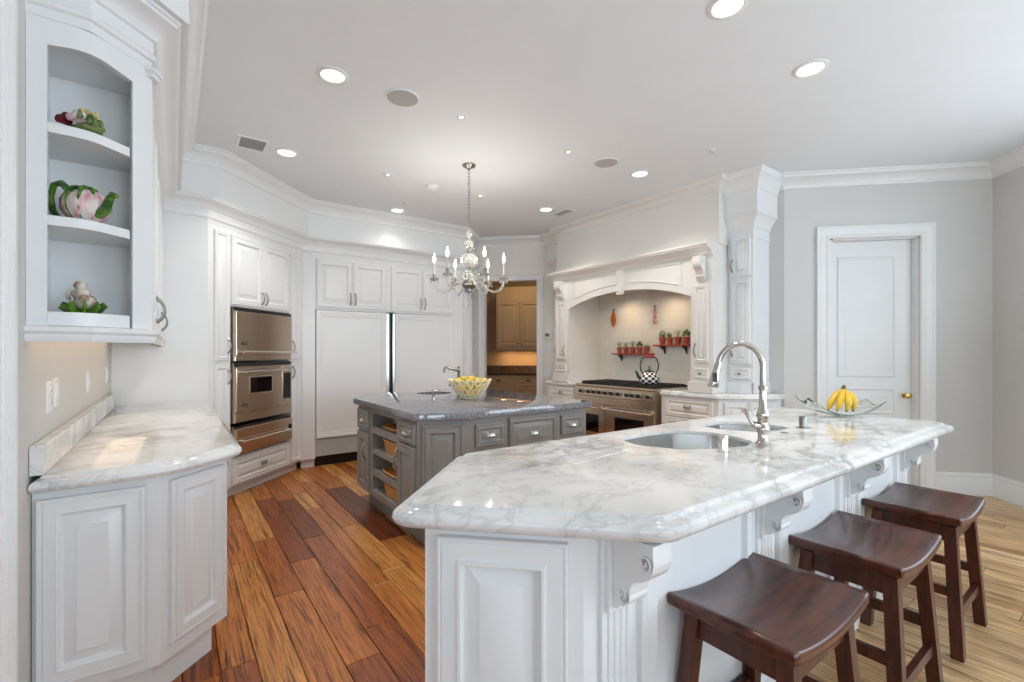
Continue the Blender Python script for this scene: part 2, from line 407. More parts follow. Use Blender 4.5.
def corbel(mb, x0, x1, y, ztop, dep, hgt):           # S-scroll bracket projecting toward -y
    P = [(0, 0), (1, 0), (1.0, -.10), (1.02, -.22), (.98, -.34), (.88, -.44), (.74, -.50), (.60, -.53), (.50, -.58), (.44, -.66), (.43, -.76), (.38, -.86), (.28, -.93), (.18, -.95), (.10, -1.0), (0, -1.02)]
    mb.extr([(x0, y-u*dep, ztop+w*hgt) for u, w in P], (x1-x0, 0, 0))
    for xx, s in ((x0, -1), (x1, 1)):
        for cu, cw, r in ((.80, -.24, .16), (.22, -.76, .12)):
            mb.tube([(xx+s*.001, y-(cu*dep+(p-cu)*dep if False else p*dep), ztop+q*hgt) for p, q in
                     [(cu+cos(a)*r*(1-.75*t), cw+sin(a)*r*dep/hgt*(1-.75*t)) for t, a in [(k/20, -1.2+2.6*pi*k/20) for k in range(21)]]], .0035, 5)
    # rolled front
    xm = x1-x0
    mb.lathe([(.16*dep, 0), (.175*dep, .1*xm), (.175*dep, .9*xm), (.16*dep, xm)], (x0, y-.84*dep, ztop-.24*hgt), 14, 'X')
    mb.lathe([(.13*dep, 0), (.145*dep, .1*xm), (.145*dep, .9*xm), (.13*dep, xm)], (x0, y-.30*dep, ztop-.80*hgt), 12, 'X')

# ================================================================== SETTING
def wall(name, T, L, H, t, openings, m, z0=0):
    mb = MB(T); x = 0
    for a, b, c, d in sorted(openings):
        if a > x: mb.box(x, a, 0, t, z0, H)
        if c > z0: mb.box(a, b, 0, t, z0, c)
        if d < H: mb.box(a, b, 0, t, d, H)
        x = b
    if x < L: mb.box(x, L, 0, t, z0, H)
    return struct(mb.build(name, m))
# floor: real planks, local x = n, local y = m
def make_floor():
    vs = []; fs = []; cs = []; n = -4.5; mi = []
    A0, A1, B0, B1 = -4.6, 7.6, -6.6, 9.2
    vs += [(A0,B0,-.03),(A1,B0,-.03),(A1,B1,-.03),(A0,B1,-.03),(A0,B0,-.006),(A1,B0,-.006),(A1,B1,-.006),(A0,B1,-.006)]
    fs += [(0,3,2,1),(4,5,6,7),(0,1,5,4),(1,2,6,5),(2,3,7,6),(3,0,4,7)]; cs += [(0,0,0)]*6; mi += [1]*6
    rnd = random.Random(5)
    while n < 7.4:
        w = rnd.choice([.10, .13, .15, .15, .18, .21]); m = -6.5-rnd.random()
        while m < 9.0:
            l = rnd.uniform(.45, 1.6); a0, a1, b0, b1 = n+.0015, n+w-.0015, max(m, -6.5)+.0015, m+l-.0015
            if b1 > -6.45:
                e = .0025; b = len(vs)
                for z, i in ((-.007, 0), (-.0025, 0), (0, e)):
                    vs += [(a0+i,b0+i,z),(a1-i,b0+i,z),(a1-i,b1-i,z),(a0+i,b1-i,z)]
                q = [(b+8,b+9,b+10,b+11)]
                for r in (0, 4):
                    for j in range(4): k = (j+1) % 4; q.append((b+r+j, b+r+k, b+r+4+k, b+r+4+j))
                mc, nc = m+l/2, n+w/2
                glare_zone = 1.0 if (m < 1.0 and nc > .75) or nc > 3.4 and m < 2.2 else 0.0  # boards past the bar take the tint with daylight painted in
                col = (min(1, max(0, rnd.gauss(.5, .24))), rnd.random(), glare_zone)
                fs += q; cs += [col]*len(q); mi += [0]*len(q)
            m += l
        n += w
    me = bpy.data.meshes.new('floor'); me.from_pydata(vs, [], fs)
    me.materials.append(M['floor']); me.materials.append(M['gap'])
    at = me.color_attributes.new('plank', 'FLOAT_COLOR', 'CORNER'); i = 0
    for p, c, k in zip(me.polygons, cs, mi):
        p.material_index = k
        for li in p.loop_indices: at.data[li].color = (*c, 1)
    o = bpy.data.objects.new('floor', me); COL.objects.link(o); o.rotation_euler = (0, 0, pi/4); struct(o)
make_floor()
struct(MB().box(-6.2, 4.0, -11.3, 9.5, CEIL, CEIL+.12).build('ceiling', M['ceil']))
struct(MB().box(-6.2, 4.0, -11.3, -5.2, -.04, -.0075).build('floor_sitting', M['pantrycab']))

# walls (interior face on local y=0, body behind)
x, y, _ = NM(-.385, .6); wall('wall_left', frame(x, y, 135), 4.34, CEIL, .12, [], M['wall'])
wall('wall_sitting', frame(x, y-.0, 180), 5.4, CEIL, .12, [], M['wall'])
wall('wall_sitting_left', frame(-6.0, -11.1, 90), 11.3, CEIL, .12, [], M['wall'])
wall('wall_oven', frame(-3.77, 3.22, 90), 1.88, CEIL, .12, [], M['wall'])
x, y, _ = NM(.93, 6.25); wall('wall_fridge', frame(x, y, 45), 2.85, CEIL, .12, [], M['wall'])
wall('wall_pantry', frame(-1.95, 6.95, 0), 1.95, CEIL, .12, [(.435, 1.225, 0, 2.39)], M['hood'])
x, y, _ = NM(4.83, 5.12); wall('wall_hood', frame(x, y, -45), 3.0, CEIL, .12, [], M['wall'])
wall('wall_far', frame(1.915, 4.915, 0), 1.90, CEIL, .12, [(.40, 1.18, 0, 2.41)], M['wall'])
WR = [(4.96-3.75, 4.96-2.05, .45, 2.85), (4.96-1.45, 4.96+.25, .45, 2.85), (4.96+1.05, 4.96+2.75, .45, 2.85)]
wall('wall_right', frame(3.69, 4.96, -90), 16.1, CEIL, .12, WR, M['wall'])
WB = [(3.69-2.6-.95, 3.69-2.6+.95, .45, 2.85), (3.69-.4-.95, 3.69-.4+.95, .45, 2.85), (3.69+2.0-.95, 3.69+2.0+.95, .45, 2.85), (3.69+4.4-.95, 3.69+4.4+.95, .45, 2.85)]
wall('wall_back', frame(3.69, -11.0, 180), 9.8, CEIL, .12, WB, M['wall'])
def window(i, T, a, b, c, d):
    mb = MB(T)
    for xx in (a, b-.06): mb.box(xx, xx+.06, .02, .09, c, d)
    for zz in (c, d-.06): mb.box(a+.0601, b-.0601, .02, .09, zz, zz+.06)
    mb.box((a+b)/2-.015, (a+b)/2+.015, .035, .075, c+.0601, d-.0601)
    for k in (1, 2, 3): mb.box(a+.0601, b-.0601, .038, .072, c+(d-c)*k/4-.012, c+(d-c)*k/4+.012)
    for xx in (a-.1, b): mb.box(xx, xx+.1, -.02, 0, c-.1, d+.1)
    for zz in (c-.1, d): mb.box(a, b, -.02, 0, zz, zz+.1)
    struct(mb.build('window_%d' % i, M['trim']))
i = 1
for T, OP in ((frame(3.69, 4.96, -90), WR), (frame(3.69, -11.0, 180), WB)):
    for o in OP: window(i, T, *o); i += 1
# pantry room behind the opening
P = MB(); P.box(-2.62, -2.5, 7.07, 9.4, 0, CEIL); struct(P.build('wall_pantry_left', M['pantry']))
P = MB(); P.box(-2.5, .9, 9.2, 9.32, 0, CEIL); struct(P.build('wall_pantry_back', M['pantry']))
P = MB(); P.box(.6, .72, 6.3, 9.3, 0, CEIL); struct(P.build('wall_pantry_right', M['pantry']))

CASE = [(0, 0), (.020, .0), (.026, .008), (.026, .02), (.018, .03), (.018, .075), (.024, .085), (.030, .092), (.030, .108), (0, .108)]
def casing(name, T, x0, x1, ztop, w=.115):
    # door casing: profile follows the opening up, over and down
    mb = MB(T); k = w/.108; rs = []
    for out, off in CASE:
        o = off*k; rs.append([(x0-o, -out, 0), (x0-o, -out, ztop+o), (x1+o, -out, ztop+o), (x1+o, -out, 0)])
    n = 4; vs = [p for r in rs for p in r]; fs = []
    for i in range(len(rs)-1):
        for j in range(3): fs.append((i*n+j, i*n+j+1, (i+1)*n+j+1, (i+1)*n+j))
    fs += [tuple(i*n for i in range(len(rs))), tuple(i*n+3 for i in range(len(rs)))]
    mb.add(vs, fs); return struct(mb.build(name, M['trim']))
casing('trim_1', frame(1.915, 4.915, 0), .40, 1.18, 2.41)
casing('trim_2', frame(-1.95, 6.95, 0), .435, 1.225, 2.39, .10)
# door in the far wall
def door1():
    T = frame(1.915, 4.915, 0); mb = MB(T); y = .105
    x0, x1, z1 = .445, 1.17, 2.395
    mb.box(x0, x1, y, y+.042, .008, z1)
    def pan(z0, zt): mb.front(x0+.075, x1-.135, z0, zt, y, .012, [(0, .011), (.006, .002), (.016, 0), (.026, .010), (.040, .0113), (.075, .003), (.085, .002)])
    pan(1.075, 2.25); pan(.72, .975); pan(.2, .62)
    d = struct(mb.build('door_1', M['trim']))
    MB(T).lathe([(.027, 0), (.027, .004), (.012, .008), (.010, .03), (.020, .036), (.029, .050), (.027, .064), (.012, .07)], (1.115, y, .905), 20, '-Y').build('door_knob', M['brass'], d)
    j = MB(T); j.box(.40, .445, .02, .12, 0, 2.41); j.box(1.172, 1.18, .02, .12, 0, 2.41); j.box(.40, 1.18, .02, .12, 2.40, 2.41)
    j.build('door_jamb', M['trim'], d)
door1()
BASE = [(.0, 0), (.018, 0), (.018, .155), (.012, .165), (.016, .175), (.010, .19), (.006, .205), (0, .205)]
def basebd(name, pts): struct(MB().sweep(pts, BASE).build(name, M['trim']))
basebd('baseboard_right', [(3.21, 4.915), (3.69, 4.915), (3.69, -10.9)])
basebd('baseboard_far', [(1.93, 4.915), (2.20, 4.915)])
basebd('baseboard_left', [NM(-.385, .62)[:2], NM(-.385, 1.81)[:2]])
# fluted trim at the near end of the left wall
def left_trim():
    mb = MB(frame(*NM(-.385, 1.82)[:2], 135))
    mb.box(0, .135, -.010, 0, 0, CEIL)
    for k in range(5): mb.tube([(.016+.024*k, -.010, 0), (.016+.024*k, -.010, CEIL)], .006, 8)
    mb.box(.122, .14, -.016, 0, 0, CEIL)
    struct(mb.build('trim_3', M['trim']))
left_trim()

# cornice and soffit above the left cabinets, the ovens and the refrigerator
CH = [NM(-.385, 2.13)[:2], NM(-.2295, 2.13)[:2], NM(-.067, 2.2925)[:2], NM(-.067, 4.69)[:2], (-3.15, 3.483), (-3.15, 4.812), NM(3.25, 5.63)[:2], (-1.683, 6.94)]
LOWC = [(-.25, 2.421), (0, 2.421), (.0, 2.452), (.010, 2.458), (.014, 2.470), (.010, 2.480), (.003, 2.486), (.003, 2.530), (.014, 2.534), (.018, 2.546), (.030, 2.566), (.052, 2.584), (.074, 2.592), (.082, 2.596), (.082, 2.606), (.092, 2.612), (.092, 2.622), (.03, 2.624), (-.25, 2.624)]
struct(MB().sweep(CH, LOWC).build('trim_4', M['white']))
FX = -3.115; FM = 5.65; FN = .050; FP = 4.725
UP = [NM(-.385, 2.03)[:2], NM(-.17, 2.03)[:2], NM(FN, 2.25)[:2], NM(FN, FP)[:2], (FX, FP*S2+FX), (FX, FM*S2+FX), (-1.66, FM*S2-1.66), (-1.66, 6.94)]
UPC = [(-.25, 2.625), (0, 2.625), (0, 2.90), (.010, 2.905), (.014, 2.92), (.008, 2.93), (.016, 2.95), (.034, 2.975), (.060, 2.995), (.074, 3.0), (.080, 3.012), (.076, 3.02), (.090, 3.03), (.090, CEIL), (-.25, CEIL)]
struct(MB().sweep(UP, UPC).build('trim_8', M['white']))
CROWN = [(0, 2.91), (.012, 2.91), (.016, 2.925), (.010, 2.935), (.020, 2.955), (.045, 2.98), (.075, 2.995), (.092, 3.0), (.098, 3.012), (.094, 3.02), (.104, 3.03), (.104, CEIL), (0, CEIL)]
struct(MB().sweep([(-1.61, 6.95), (-.12, 6.95)], CROWN).build('trim_5', M['trim']))
struct(MB().sweep([NM(4.83, 2.26)[:2], (1.915, 4.915), (3.69, 4.915), (3.69, -10.9)], CROWN).build('trim_6', M['trim']))

# ================================================================== LEFT RUN
def rel(pts, org): return [(p[0]-org[0], p[1]-org[1]) for p in pts]
def left_base():
    O = NM(-.385, 2.205); T0 = Matrix.Rotation(radians(45), 4, 'Z')       # local x = n+.385, y = m-2.24
    r = thing('base_cabinet', 'white base cabinet with angled corner under the marble counter on the left wall', 'cabinet', O, 45)
    body = [(.002, 0), (.343, .008), (.580, .245), (.580, .268), (.558, .268), (.558, 2.44), (.002, 2.44)]
    mb = MB(); mb.prism(body, .14, .8615)
    toe = [(.002, .05), (.32, .058), (.522, .262), (.522, 2.44), (.002, 2.44)]; mb.prism(toe, 0, .14)
    mb.build('body', M['white'], r)
    MB().door(.012, .30, .19, .83).build('end_panel', M['white'], r)
    T = frame(.343, .008, 45); MB(T).door(.035, .300, .20, .83).build('corner_panel', M['white'], r)
    T = frame(.558, .245, 90)
    for k in range(4):
        a = .03+k*.54
        d = MB(T).door(a, a+.52, .69, .85).build('drawer', M['white'], r); cup(d, a+.26, -.022, .77, T=T)
        d = MB(T).door(a, a+.52, .17, .67).build('door', M['white'], r); pull(d, a+.46, -.022, .58, T=T)
    c = thing('countertop', 'white marble countertop with rounded corner along the left wall', 'countertop', NM(-.385, 2.165, .866), 45)
    poly = roundpoly([(.028, 0), (.38, .010), (.612, .242), (.612, 2.46), (.028, 2.46)], [0, .5, .08, 0, 0], 8)
    MB().slab(poly, [(-.01, -.003), (.012, -.003), (.021, .004), (.025, .014), (.023, .025), (.017, .033), (.008, .0375), (.002, .039), (0, .041), (-.003, .049), (-.006, .050)]).build('slab', M['marble'], c)
    MB().cbox(.002, .038, .004, 2.475, .0505, .150, .003).build('backsplash', M['marble'], c)
left_base()

def left_upper():
    O = NM(-.385, 2.13)
    r = thing('wall_cabinet', 'white wall cabinet with three open corner display shelves above the left counter', 'cabinet', O, 45)
    A, B, C_ = (.1555, 0), (.318, .1625), (.296, 2.53)
    plan = [(0, 0), A, B, (.318, .30), (0, .30)]
    mb = MB()
    mb.prism([(.001, .30), (.296, .30), C_, (.001, 2.53)], 1.41, 2.42)          # closed cupboard
    mb.prism([(.001, 0), (.012, 0), (.012, .30), (.001, .30)], 1.41, 2.42)      # back
    mb.prism([(.012, 0), (.05, 0), (.05, .02), (.012, .02)], 1.41, 2.42)  # left stile
    mb.prism([(.262, .1065), B, (.318, .19), (.30, .30), (.30, .17), (.255, .125)], 1.41, 2.42)
    mb.prism([(.012, .01), (.15, .01), (.30, .16), (.296, .299), (.012, .299)], 2.36, 2.42)  # right stile
    mb.build('body', M['white'], r)
    fr = [(.05, 0), A, (.262, .1065)]
    inn = [(.262, .30), (.05, .30)]
    for z, t, nm in ((1.415, .045, 'bottom_shelf'), (1.745, .032, 'shelf'), (2.05, .032, 'shelf')):
        p = roundpoly([(.0505, .001), (A[0]-.001, .001), (.2535, .0985), (.2535, .128), (.299, .172), (.299, .299), (.0125, .299), (.0125, .0205), (.0505, .0205)], [0, .18, 0, 0, 0, 0, 0, 0, 0], 5)
        MB().prism(p, z, z+t).build(nm, M['white'], r)
    # arched head board following the bowed front
    fb = roundpoly([(.05, .0), A, (.262, .1065)], [0, .18, 0], 6)
    n = len(fb); mb = MB(); back = [(q[0]-.014, q[1]+.014) for q in fb]
    L = [0]
    for i in range(1, n): L.append(L[-1]+math.dist(fb[i], fb[i-1]))
    rs = []
    for i in range(n):
        u = L[i]/L[-1]; zb = 2.335+.012*(4*u*(1-u))
        rs.append([(*fb[i], zb), (*fb[i], 2.42), (*back[i], 2.42), (*back[i], zb)])
    mb.rings(rs); mb.build('arched_rail', M['white'], r)
    mb = MB(); mb.sweep([(0, 0), A, B, (.318, 2.53)], [(0, 1.36), (.004, 1.36), (.012, 1.375), (.012, 1.385), (.022, 1.395), (.022, 1.409), (0, 1.414), (-.02, 1.414), (-.02, 1.36)]); mb.build('light_rail', M['white'], r)
    # corner post cap
    mb = MB(frame(*B, 67.5)); mb.box(-.026, .026, -.016, .03, 2.385, 2.4205); mb.box(-.032, .032, -.022, .03, 2.405, 2.4205); mb.build('post_cap', M['white'], r)
    T = frame(.296, .17, 90)
    for k in range(4):
        a = .02+k*.57; d = MB(T).door(a, a+.55, 1.425, 2.385).build('door', M['white'], r)
        pull(d, a+(.5 if k % 2 == 0 else .05), -.022, 1.53, .11, T=T)
    la = area('cabinet_lamp', (0, 0, 0), (0, 0, -1), .27, 2.2, 2.2, (1, .72, .46)); la.data.specular_factor = .1; la.parent = r; la.location = (.10, 1.15, 1.405); la.rotation_euler = (0, 0, 0)
    return r
left_upper()
# tall side panel between the left counter and the ovens
# (part of the oven cabinet, built below)

def switchplate(name, label, m_, z, w=.072, h=.116, kind='switch', group=None):
    r = thing(name, label, 'outlet' if kind == 'outlet' else 'switch', NM(-.385, m_, z), 135, group)
    MB().front(-w/2, w/2, -h/2, h/2, 0, .006, [(0, .003), (.003, 0), (.008, 0)]).build('plate', M['plate'], r)
    mb = MB()
    if kind == 'outlet':
        for s in (-1, 1):
            mb.lathe([(.016, 0), (.016, .003)], (0, -.006, s*.022), 14, '-Y')
        mb.build('socket', M['trim'], r)
        b = MB()
        for s in (-1, 1):
            for q in (-.006, .006): b.box(q-.0012, q+.0012, -.0095, -.009, s*.022-.004, s*.022+.005)
        b.build('slot', M['black'], r)
    else:
        mb.box(-.016, .016, -.010, -.006, -.033, .033); mb.build('rocker', M['trim'], r)
switchplate('wall_outlet', 'white outlet plate on the left wall nearest to the camera', 2.47, 1.155, kind='outlet')
switchplate('wall_switch', 'white switch plate close beside the nearest outlet over the left counter', 2.60, 1.165)
switchplate('wall_switch', 'white switch plate midway along the left wall over the marble backsplash', 3.45, 1.16)
switchplate('wall_switch', 'white switch plate near the far corner of the left wall', 4.35, 1.16)

# ---- figurines on the display shelves
def P_(n, m, z): return NM(n, m, z)
def flower_fig():
    r = thing('flower_ornament', 'small porcelain bouquet of red, yellow and pink roses on the top display shelf', 'ornament', NM(-.262, 2.235, 2.083), -8); r.scale = (1.02,)*3; r.location.x += .044; r.location.y -= .022
    MB().ball((0, 0, .016), .068, .040, .017, fn=lambda a, p: 1+.12*sin(5*a)).build('leaf_base', M['leaf'], r)
    def rose(c, R, m):
        mb = MB(); mb.ball(c, R*.55)
        for k in range(10):
            a = k*2.4; q = R*(.35+.06*k); mb.ball((c[0]+cos(a)*q*.7, c[1]+sin(a)*q*.5-.004, c[2]+R*.15*sin(k*1.7)), R*.42, R*.3, R*.42, 8, 5)
        mb.build('rose', M[m], r)
    rose((-.040, -.034, .044), .034, 'roserd'); rose((-.018, .0, .072), .032, 'roseye'); rose((.020, -.036, .041), .034, 'rosepk'); rose((.022, .01, .062), .024, 'roseye')
    mb = MB()
    for k in range(9):
        a = k*.9; x_, z_ = .03+.05*((k*37 % 10)/10), .012+.045*((k*53 % 10)/10)
        mb.ball((x_, -.02+.03*sin(a), z_*(1-x_*6)+.012), .014, .008, .010, 6, 4)
    mb.build('leaf', M['leaf'], r)
    mb = MB(); mb.tube([(.05, -.02, .03), (.075, -.02, .02), (.095, -.022, .008)], [.006, .005, .002], 6); mb.build('stem', M['leaf'], r)
flower_fig()
def teapot():
    r = thing('teapot', 'pink and green cabbage-leaf teapot on the middle display shelf', 'teapot', NM(-.238, 2.225, 1.778), -5); r.scale = (1.12,)*3; r.location.x -= .004; r.location.y -= .012
    def flute(a, p): return 1+.07*abs(sin(4.5*a))
    MB().ball((-.0, 0, .055), .068, .055, .055, 40, 12, flute).build('body', M['teapink'], r)
    mb = MB()
    for k in range(5):
        a = -pi/2+(k-2)*.62
        mb.tube([(cos(a)*.058*s, sin(a)*.05*s, z) for s, z in ((.75, .012), (1.08, .04), (1.10, .07), (.75, .105), (.2, .115))], [.003, .0045, .005, .006, .004], 6)
    mb.ball((-.02, 0, .108), .04, .035, .012, 12, 6, lambda a, p: 1+.25*sin(4*a)); mb.ball((.005, -.01, .108), .018, .012, .012)
    mb.build('leaf_trim', M['teagreen'], r)
    MB().tube([(-.050, 0, .085), (-.075, 0, .115), (-.105, 0, .140), (-.140, 0, .138), (-.155, 0, .10), (-.145, 0, .055), (-.115, 0, .02), (-.065, 0, .012)], [.011, .011, .010, .009, .009, .009, .009, .010], 8).build('handle', M['teagreen'], r)
    MB().tube([(.05, 0, .03), (.08, 0, .04), (.095, 0, .07), (.11, 0, .085), (.128, 0, .078)], [.018, .015, .011, .010, .006], 8).build('spout', M['teagreen'], r)
teapot()
def rabbit():
    r = thing('cabbage_figurine', 'cream glazed figurine sitting on green cabbage leaves on the bottom display shelf', 'ornament', NM(-.258, 2.225, 1.461), -5); r.scale = (.84,)*3
    mb = MB()
    for k in range(9):
        a = 2*pi*k/9; ca, sa = cos(a), sin(a)
        mb.tube([(ca*.02, sa*.016, .008), (ca*.055, sa*.04, .012), (ca*.082, sa*.055, .030+.008*sin(k*2)), (ca*.076, sa*.05, .047)], [.012, .018, .016, .008], 7, flat=.5)
    mb.build('cabbage_leaf', M['teagreen'], r)
    mb = MB(); mb.ball((.01, 0, .05), .044, .036, .036); mb.ball((-.005, -.005, .085), .036, .03, .026); mb.ball((-.005, -.008, .118), .024, .022, .018)
    mb.tube([(-.03, -.02, .10), (-.04, -.03, .08), (-.02, -.04, .06)], .009, 6); mb.ball((.035, -.02, .06), .018)
    mb.ball((-.016, -.008, .132), .011, .011, .006); mb.ball((.006, -.008, .132), .011, .011, .006)
    mb.build('body', M['bunny'], r)
rabbit()

# ================================================================== OVEN CABINET AND OVENS
def oven_cab():
    r = thing('oven_cabinet', 'tall white cabinet surrounding the three stacked stainless ovens', 'cabinet', (-3.15, 3.483, 0), 90)
    W_ = 1.329; mb = MB()
    mb.box(0, .250, 0, .58, .10, 2.42); mb.box(1.095, W_, 0, .58, .10, 2.42)
    mb.box(.250, 1.095, 0, .58, 1.735, 2.42); mb.box(.250, 1.095, 0, .58, .10, .365); mb.box(.250, 1.095, .5, .58, .365, 1.735)
    mb.build('body', M['white'], r)
    # side panel toward the left counter, and its plinth
    T = Matrix.Rotation(radians(-45), 4, 'Z')
    MB(T).box(-.62, 0, 0, .03, .0, 2.42).build('side_panel', M['white'], r)
    MB().sweep([(0.0, .075), (W_+.0, .075)], [(0, 0), (.0, .10), (-.5, .10), (-.5, 0)]).build('plinth', M['white'], r)
    for a, b, hx in ((.060, .216, .198), (1.098, 1.277, 1.115)):
        d = MB().door(a, b, 1.245, 2.375).build('door', M['white'], r); pull(d, hx, -.022, 1.375, .12)
        d = MB().door(a, b, .125, 1.205).build('door', M['white'], r); pull(d, hx, -.022, 1.10, .12)
    for a, b, hx in ((.252, .660, .635), (.664, 1.072, .689)):
        d = MB().door(a, b, 1.75, 2.375).build('door', M['white'], r); pull(d, hx, -.022, 1.84, .11)
    d = MB().door(.262, 1.072, .12, .345).build('drawer', M['white'], r); cup(d, .665, -.022, .235)
    Y0 = 3.483
    def oven(name, label, z0, z1):
        return thing(name, label, 'oven', (-3.15, Y0+.672, z0), 90), z1-z0
    def badge(r, x, z, w=.07, h=.026, y=-.045):
        b = MB().box(x-w/2, x+w/2, y-.003, y, z-h/2, z+h/2).build('badge', M['badge'], r)
        text_part(b, 'lettering', 'VIKING', .018, Matrix.Translation((x, y-.004, z)), M['chrome'])
    def bar(r, x0, x1, z, y, rad=.012, m='chrome'):
        mb = MB(); mb.lathe([(rad, 0), (rad, x1-x0)], (x0, y, z), 14, 'X')
        for xx in (x0+.012, x1-.012): mb.tube([(xx, y, z), (xx, y+.05, z)], rad*1.1, 10)
        mb.build('handle', M[m], r)
    # microwave drawer-type door on top
    r, h = oven('microwave_oven', 'plain stainless drop-door oven at the top of the oven stack', 1.235, 1.722)
    MB().box(-.405, .405, -.02, .45, .004, h).build('case', M['steel'], r)
    MB().box(-.41, .41, -.030, -.021, h-.026, h).build('vent_grille', M['black'], r)
    MB().front(-.40, .40, .055, h-.03, -.021, .024, [(0, .003), (.003, 0), (.01, 0)]).build('door', M['steel'], r)
    MB().front(-.405, .405, .006, .050, -.021, .015, [(0, .003), (.003, 0), (.01, 0)]).build('trim_strip', M['steel'], r)
    bar(r, -.36, .395, .085, -.085); badge(r, -.30, .165)
    # main oven
    r, h = oven('wall_oven', 'stainless wall oven with small dark window in the middle of the stack', .675, 1.222)
    MB().box(-.405, .405, -.02, .45, 0, h).build('case', M['steel'], r)
    MB().box(-.405, .405, -.034, -.021, h-.035, h).build('vent_grille', M['black'], r)
    MB().front(-.40, .24, .10, h-.05, -.021, .026, [(0, .003), (.003, 0), (.006, 0)]).build('door', M['steel'], r)
    mb = MB(); mb.front(-.245, .085, .245, .42, -.047, .004, [(0, .001), (.002, 0), (.012, 0)]); mb.build('window_frame', M['steel'], r)
    MB().box(-.225, .068, -.0525, -.051, .262, .405).build('window', M['bglass'], r)
    MB().front(.25, .40, .10, h-.05, -.021, .022, [(0, .003), (.003, 0), (.006, 0)]).build('control_panel', M['steel'], r)
    MB().box(.268, .372, -.050, -.0435, .16, .43).build('display', M['black'], r)
    mb = MB()
    for k in range(6):
        for q in range(2): MB().lathe([(.009, 0), (.007, .012)], (.295+.05*q, -.0502, .19+.04*k), 8, '-Y').build('button', M['badge'], r)
    MB().front(-.405, .405, .005, .09, -.021, .02, [(0, .003), (.003, 0), (.01, 0)]).build('lower_trim', M['steel'], r)
    bar(r, -.34, .24, h-.085, -.088); badge(r, -.30, .155)
    # warming drawer
    r, h = oven('warming_drawer', 'stainless warming drawer with long bar handle at the bottom of the stack', .382, .645)
    MB().box(-.405, .405, -.02, .45, 0, h).build('case', M['steel'], r)
    MB().box(-.405, .405, -.028, -.021, h-.02, h-.002).build('top_gap', M['black'], r)
    MB().front(-.40, .40, .008, h-.025, -.021, .028, [(0, .003), (.003, 0), (.006, 0)]).build('front_panel', M['steel'], r)
    mb = MB()
    for xx in (-.26, -.20, -.12, .06, .10, .16, .20): mb.box(xx-.014, xx+.014, -.0505, -.0495, .185, .20)
    mb.build('marking', M['chrome'], r)
    MB().box(.345, .385, -.056, -.0495, .125, .175).build('switch_plate', M['black'], r)
    bar(r, -.36, .33, .125, -.09); badge(r, -.335, .055)
oven_cab()

# ================================================================== REFRIGERATOR WALL
def fridge_wall():
    O = NM(0, 5.63)                                    # local x = n
    r = thing('refrigerator_surround', 'white cabinets with two pairs of doors above the refrigerator and freezer', 'cabinet', O, 45)
    mb = MB()
    mb.box(1.176, 1.312, 0, .55, .10, 2.42); mb.box(3.085, 3.25, 0, .55, .10, 2.42); mb.box(1.312, 3.085, 0, .55, 1.815, 2.42)
    mb.build('body', M['white'], r)
    MB().box(1.17, 1.312, .05, .5, 0, .0995).build('plinth', M['white'], r)
    MB().box(3.085, 3.25, .05, .5, 0, .0995).build('plinth', M['white'], r)
    for a, b, hx in ((1.322, 1.728, 1.70), (1.732, 2.145, 1.76), (2.208, 2.63, 2.602), (2.634, 3.075, 2.662)):
        d = MB().door(a, b, 1.835, 2.385).build('door', M['white'], r); pull(d, hx, -.022, 1.945, .13)
    # pilaster at the end, turned toward the pantry
    T = frame(3.25, 0, 45)
    mb = MB(T); mb.box(.0, .64, .004, .10, .0, 2.42); mb.build('end_panel', M['white'], r)
    mb = MB(T); mb.box(.08, .40, -.03, .003, .0, 2.15)
    for k in range(5): mb.tube([(.13+.055*k, -.03, .2), (.13+.055*k, -.03, 2.1)], .014, 8)
    mb.build('fluted_pilaster', M['white'], r)
    mb = MB(T); corbel(mb, .12, .36, -.031, 2.40, .13, .30); mb.build('corbel', M['white'], r)
    for a, b, nm, lb in ((1.318, 2.146, 'refrigerator', 'left panel-front refrigerator column, white with grey toe grille'), (2.258, 3.078, 'freezer', 'right panel-front freezer column beside the refrigerator, partly behind the island')):
        f = thing(nm, lb, 'refrigerator', NM((a+b)/2, 5.63), 45); w = (b-a)/2
        MB().box(-w, w, .02, .52, .115, 1.812).build('case', M['steel2'], f)
        mb = MB(); mb.front(-w, w, .33, 1.795, .018, .045, [(0, .004), (.004, 0), (.03, 0), (.034, .004), (.045, .006), (.06, .006), (.068, .012), (.08, .012)]); mb.build('door', M['white'], f)
        MB().box(-w, w, -.02, .018, 1.797, 1.811).build('top_grille', M['vent'], f)
        mb = MB()
        mb.box(-w, w, .012, .018, .12, .322)
        for k in range(7): mb.box(-w+.002, w-.002, -.002+.0, .012, .130+k*.027, .146+k*.027)
        mb.build('toe_grille', M['vent'], f)
        MB().box(-w, w, .06, .4, .0, .112).build('base', M['black'], f)
        if nm == 'refrigerator': MB().box(w+.002, w+.036, -.012, .3, .12, 1.795).build('edge_trim', M['steel2'], f)
        else: MB().box(-w-.028, -w-.002, -.012, .3, .12, 1.795).build('edge_trim', M['steel2'], f)
    MB().box(2.188, 2.224, .02, .4, 0, 1.795).build('filler_strip', M['black'], r)
fridge_wall()

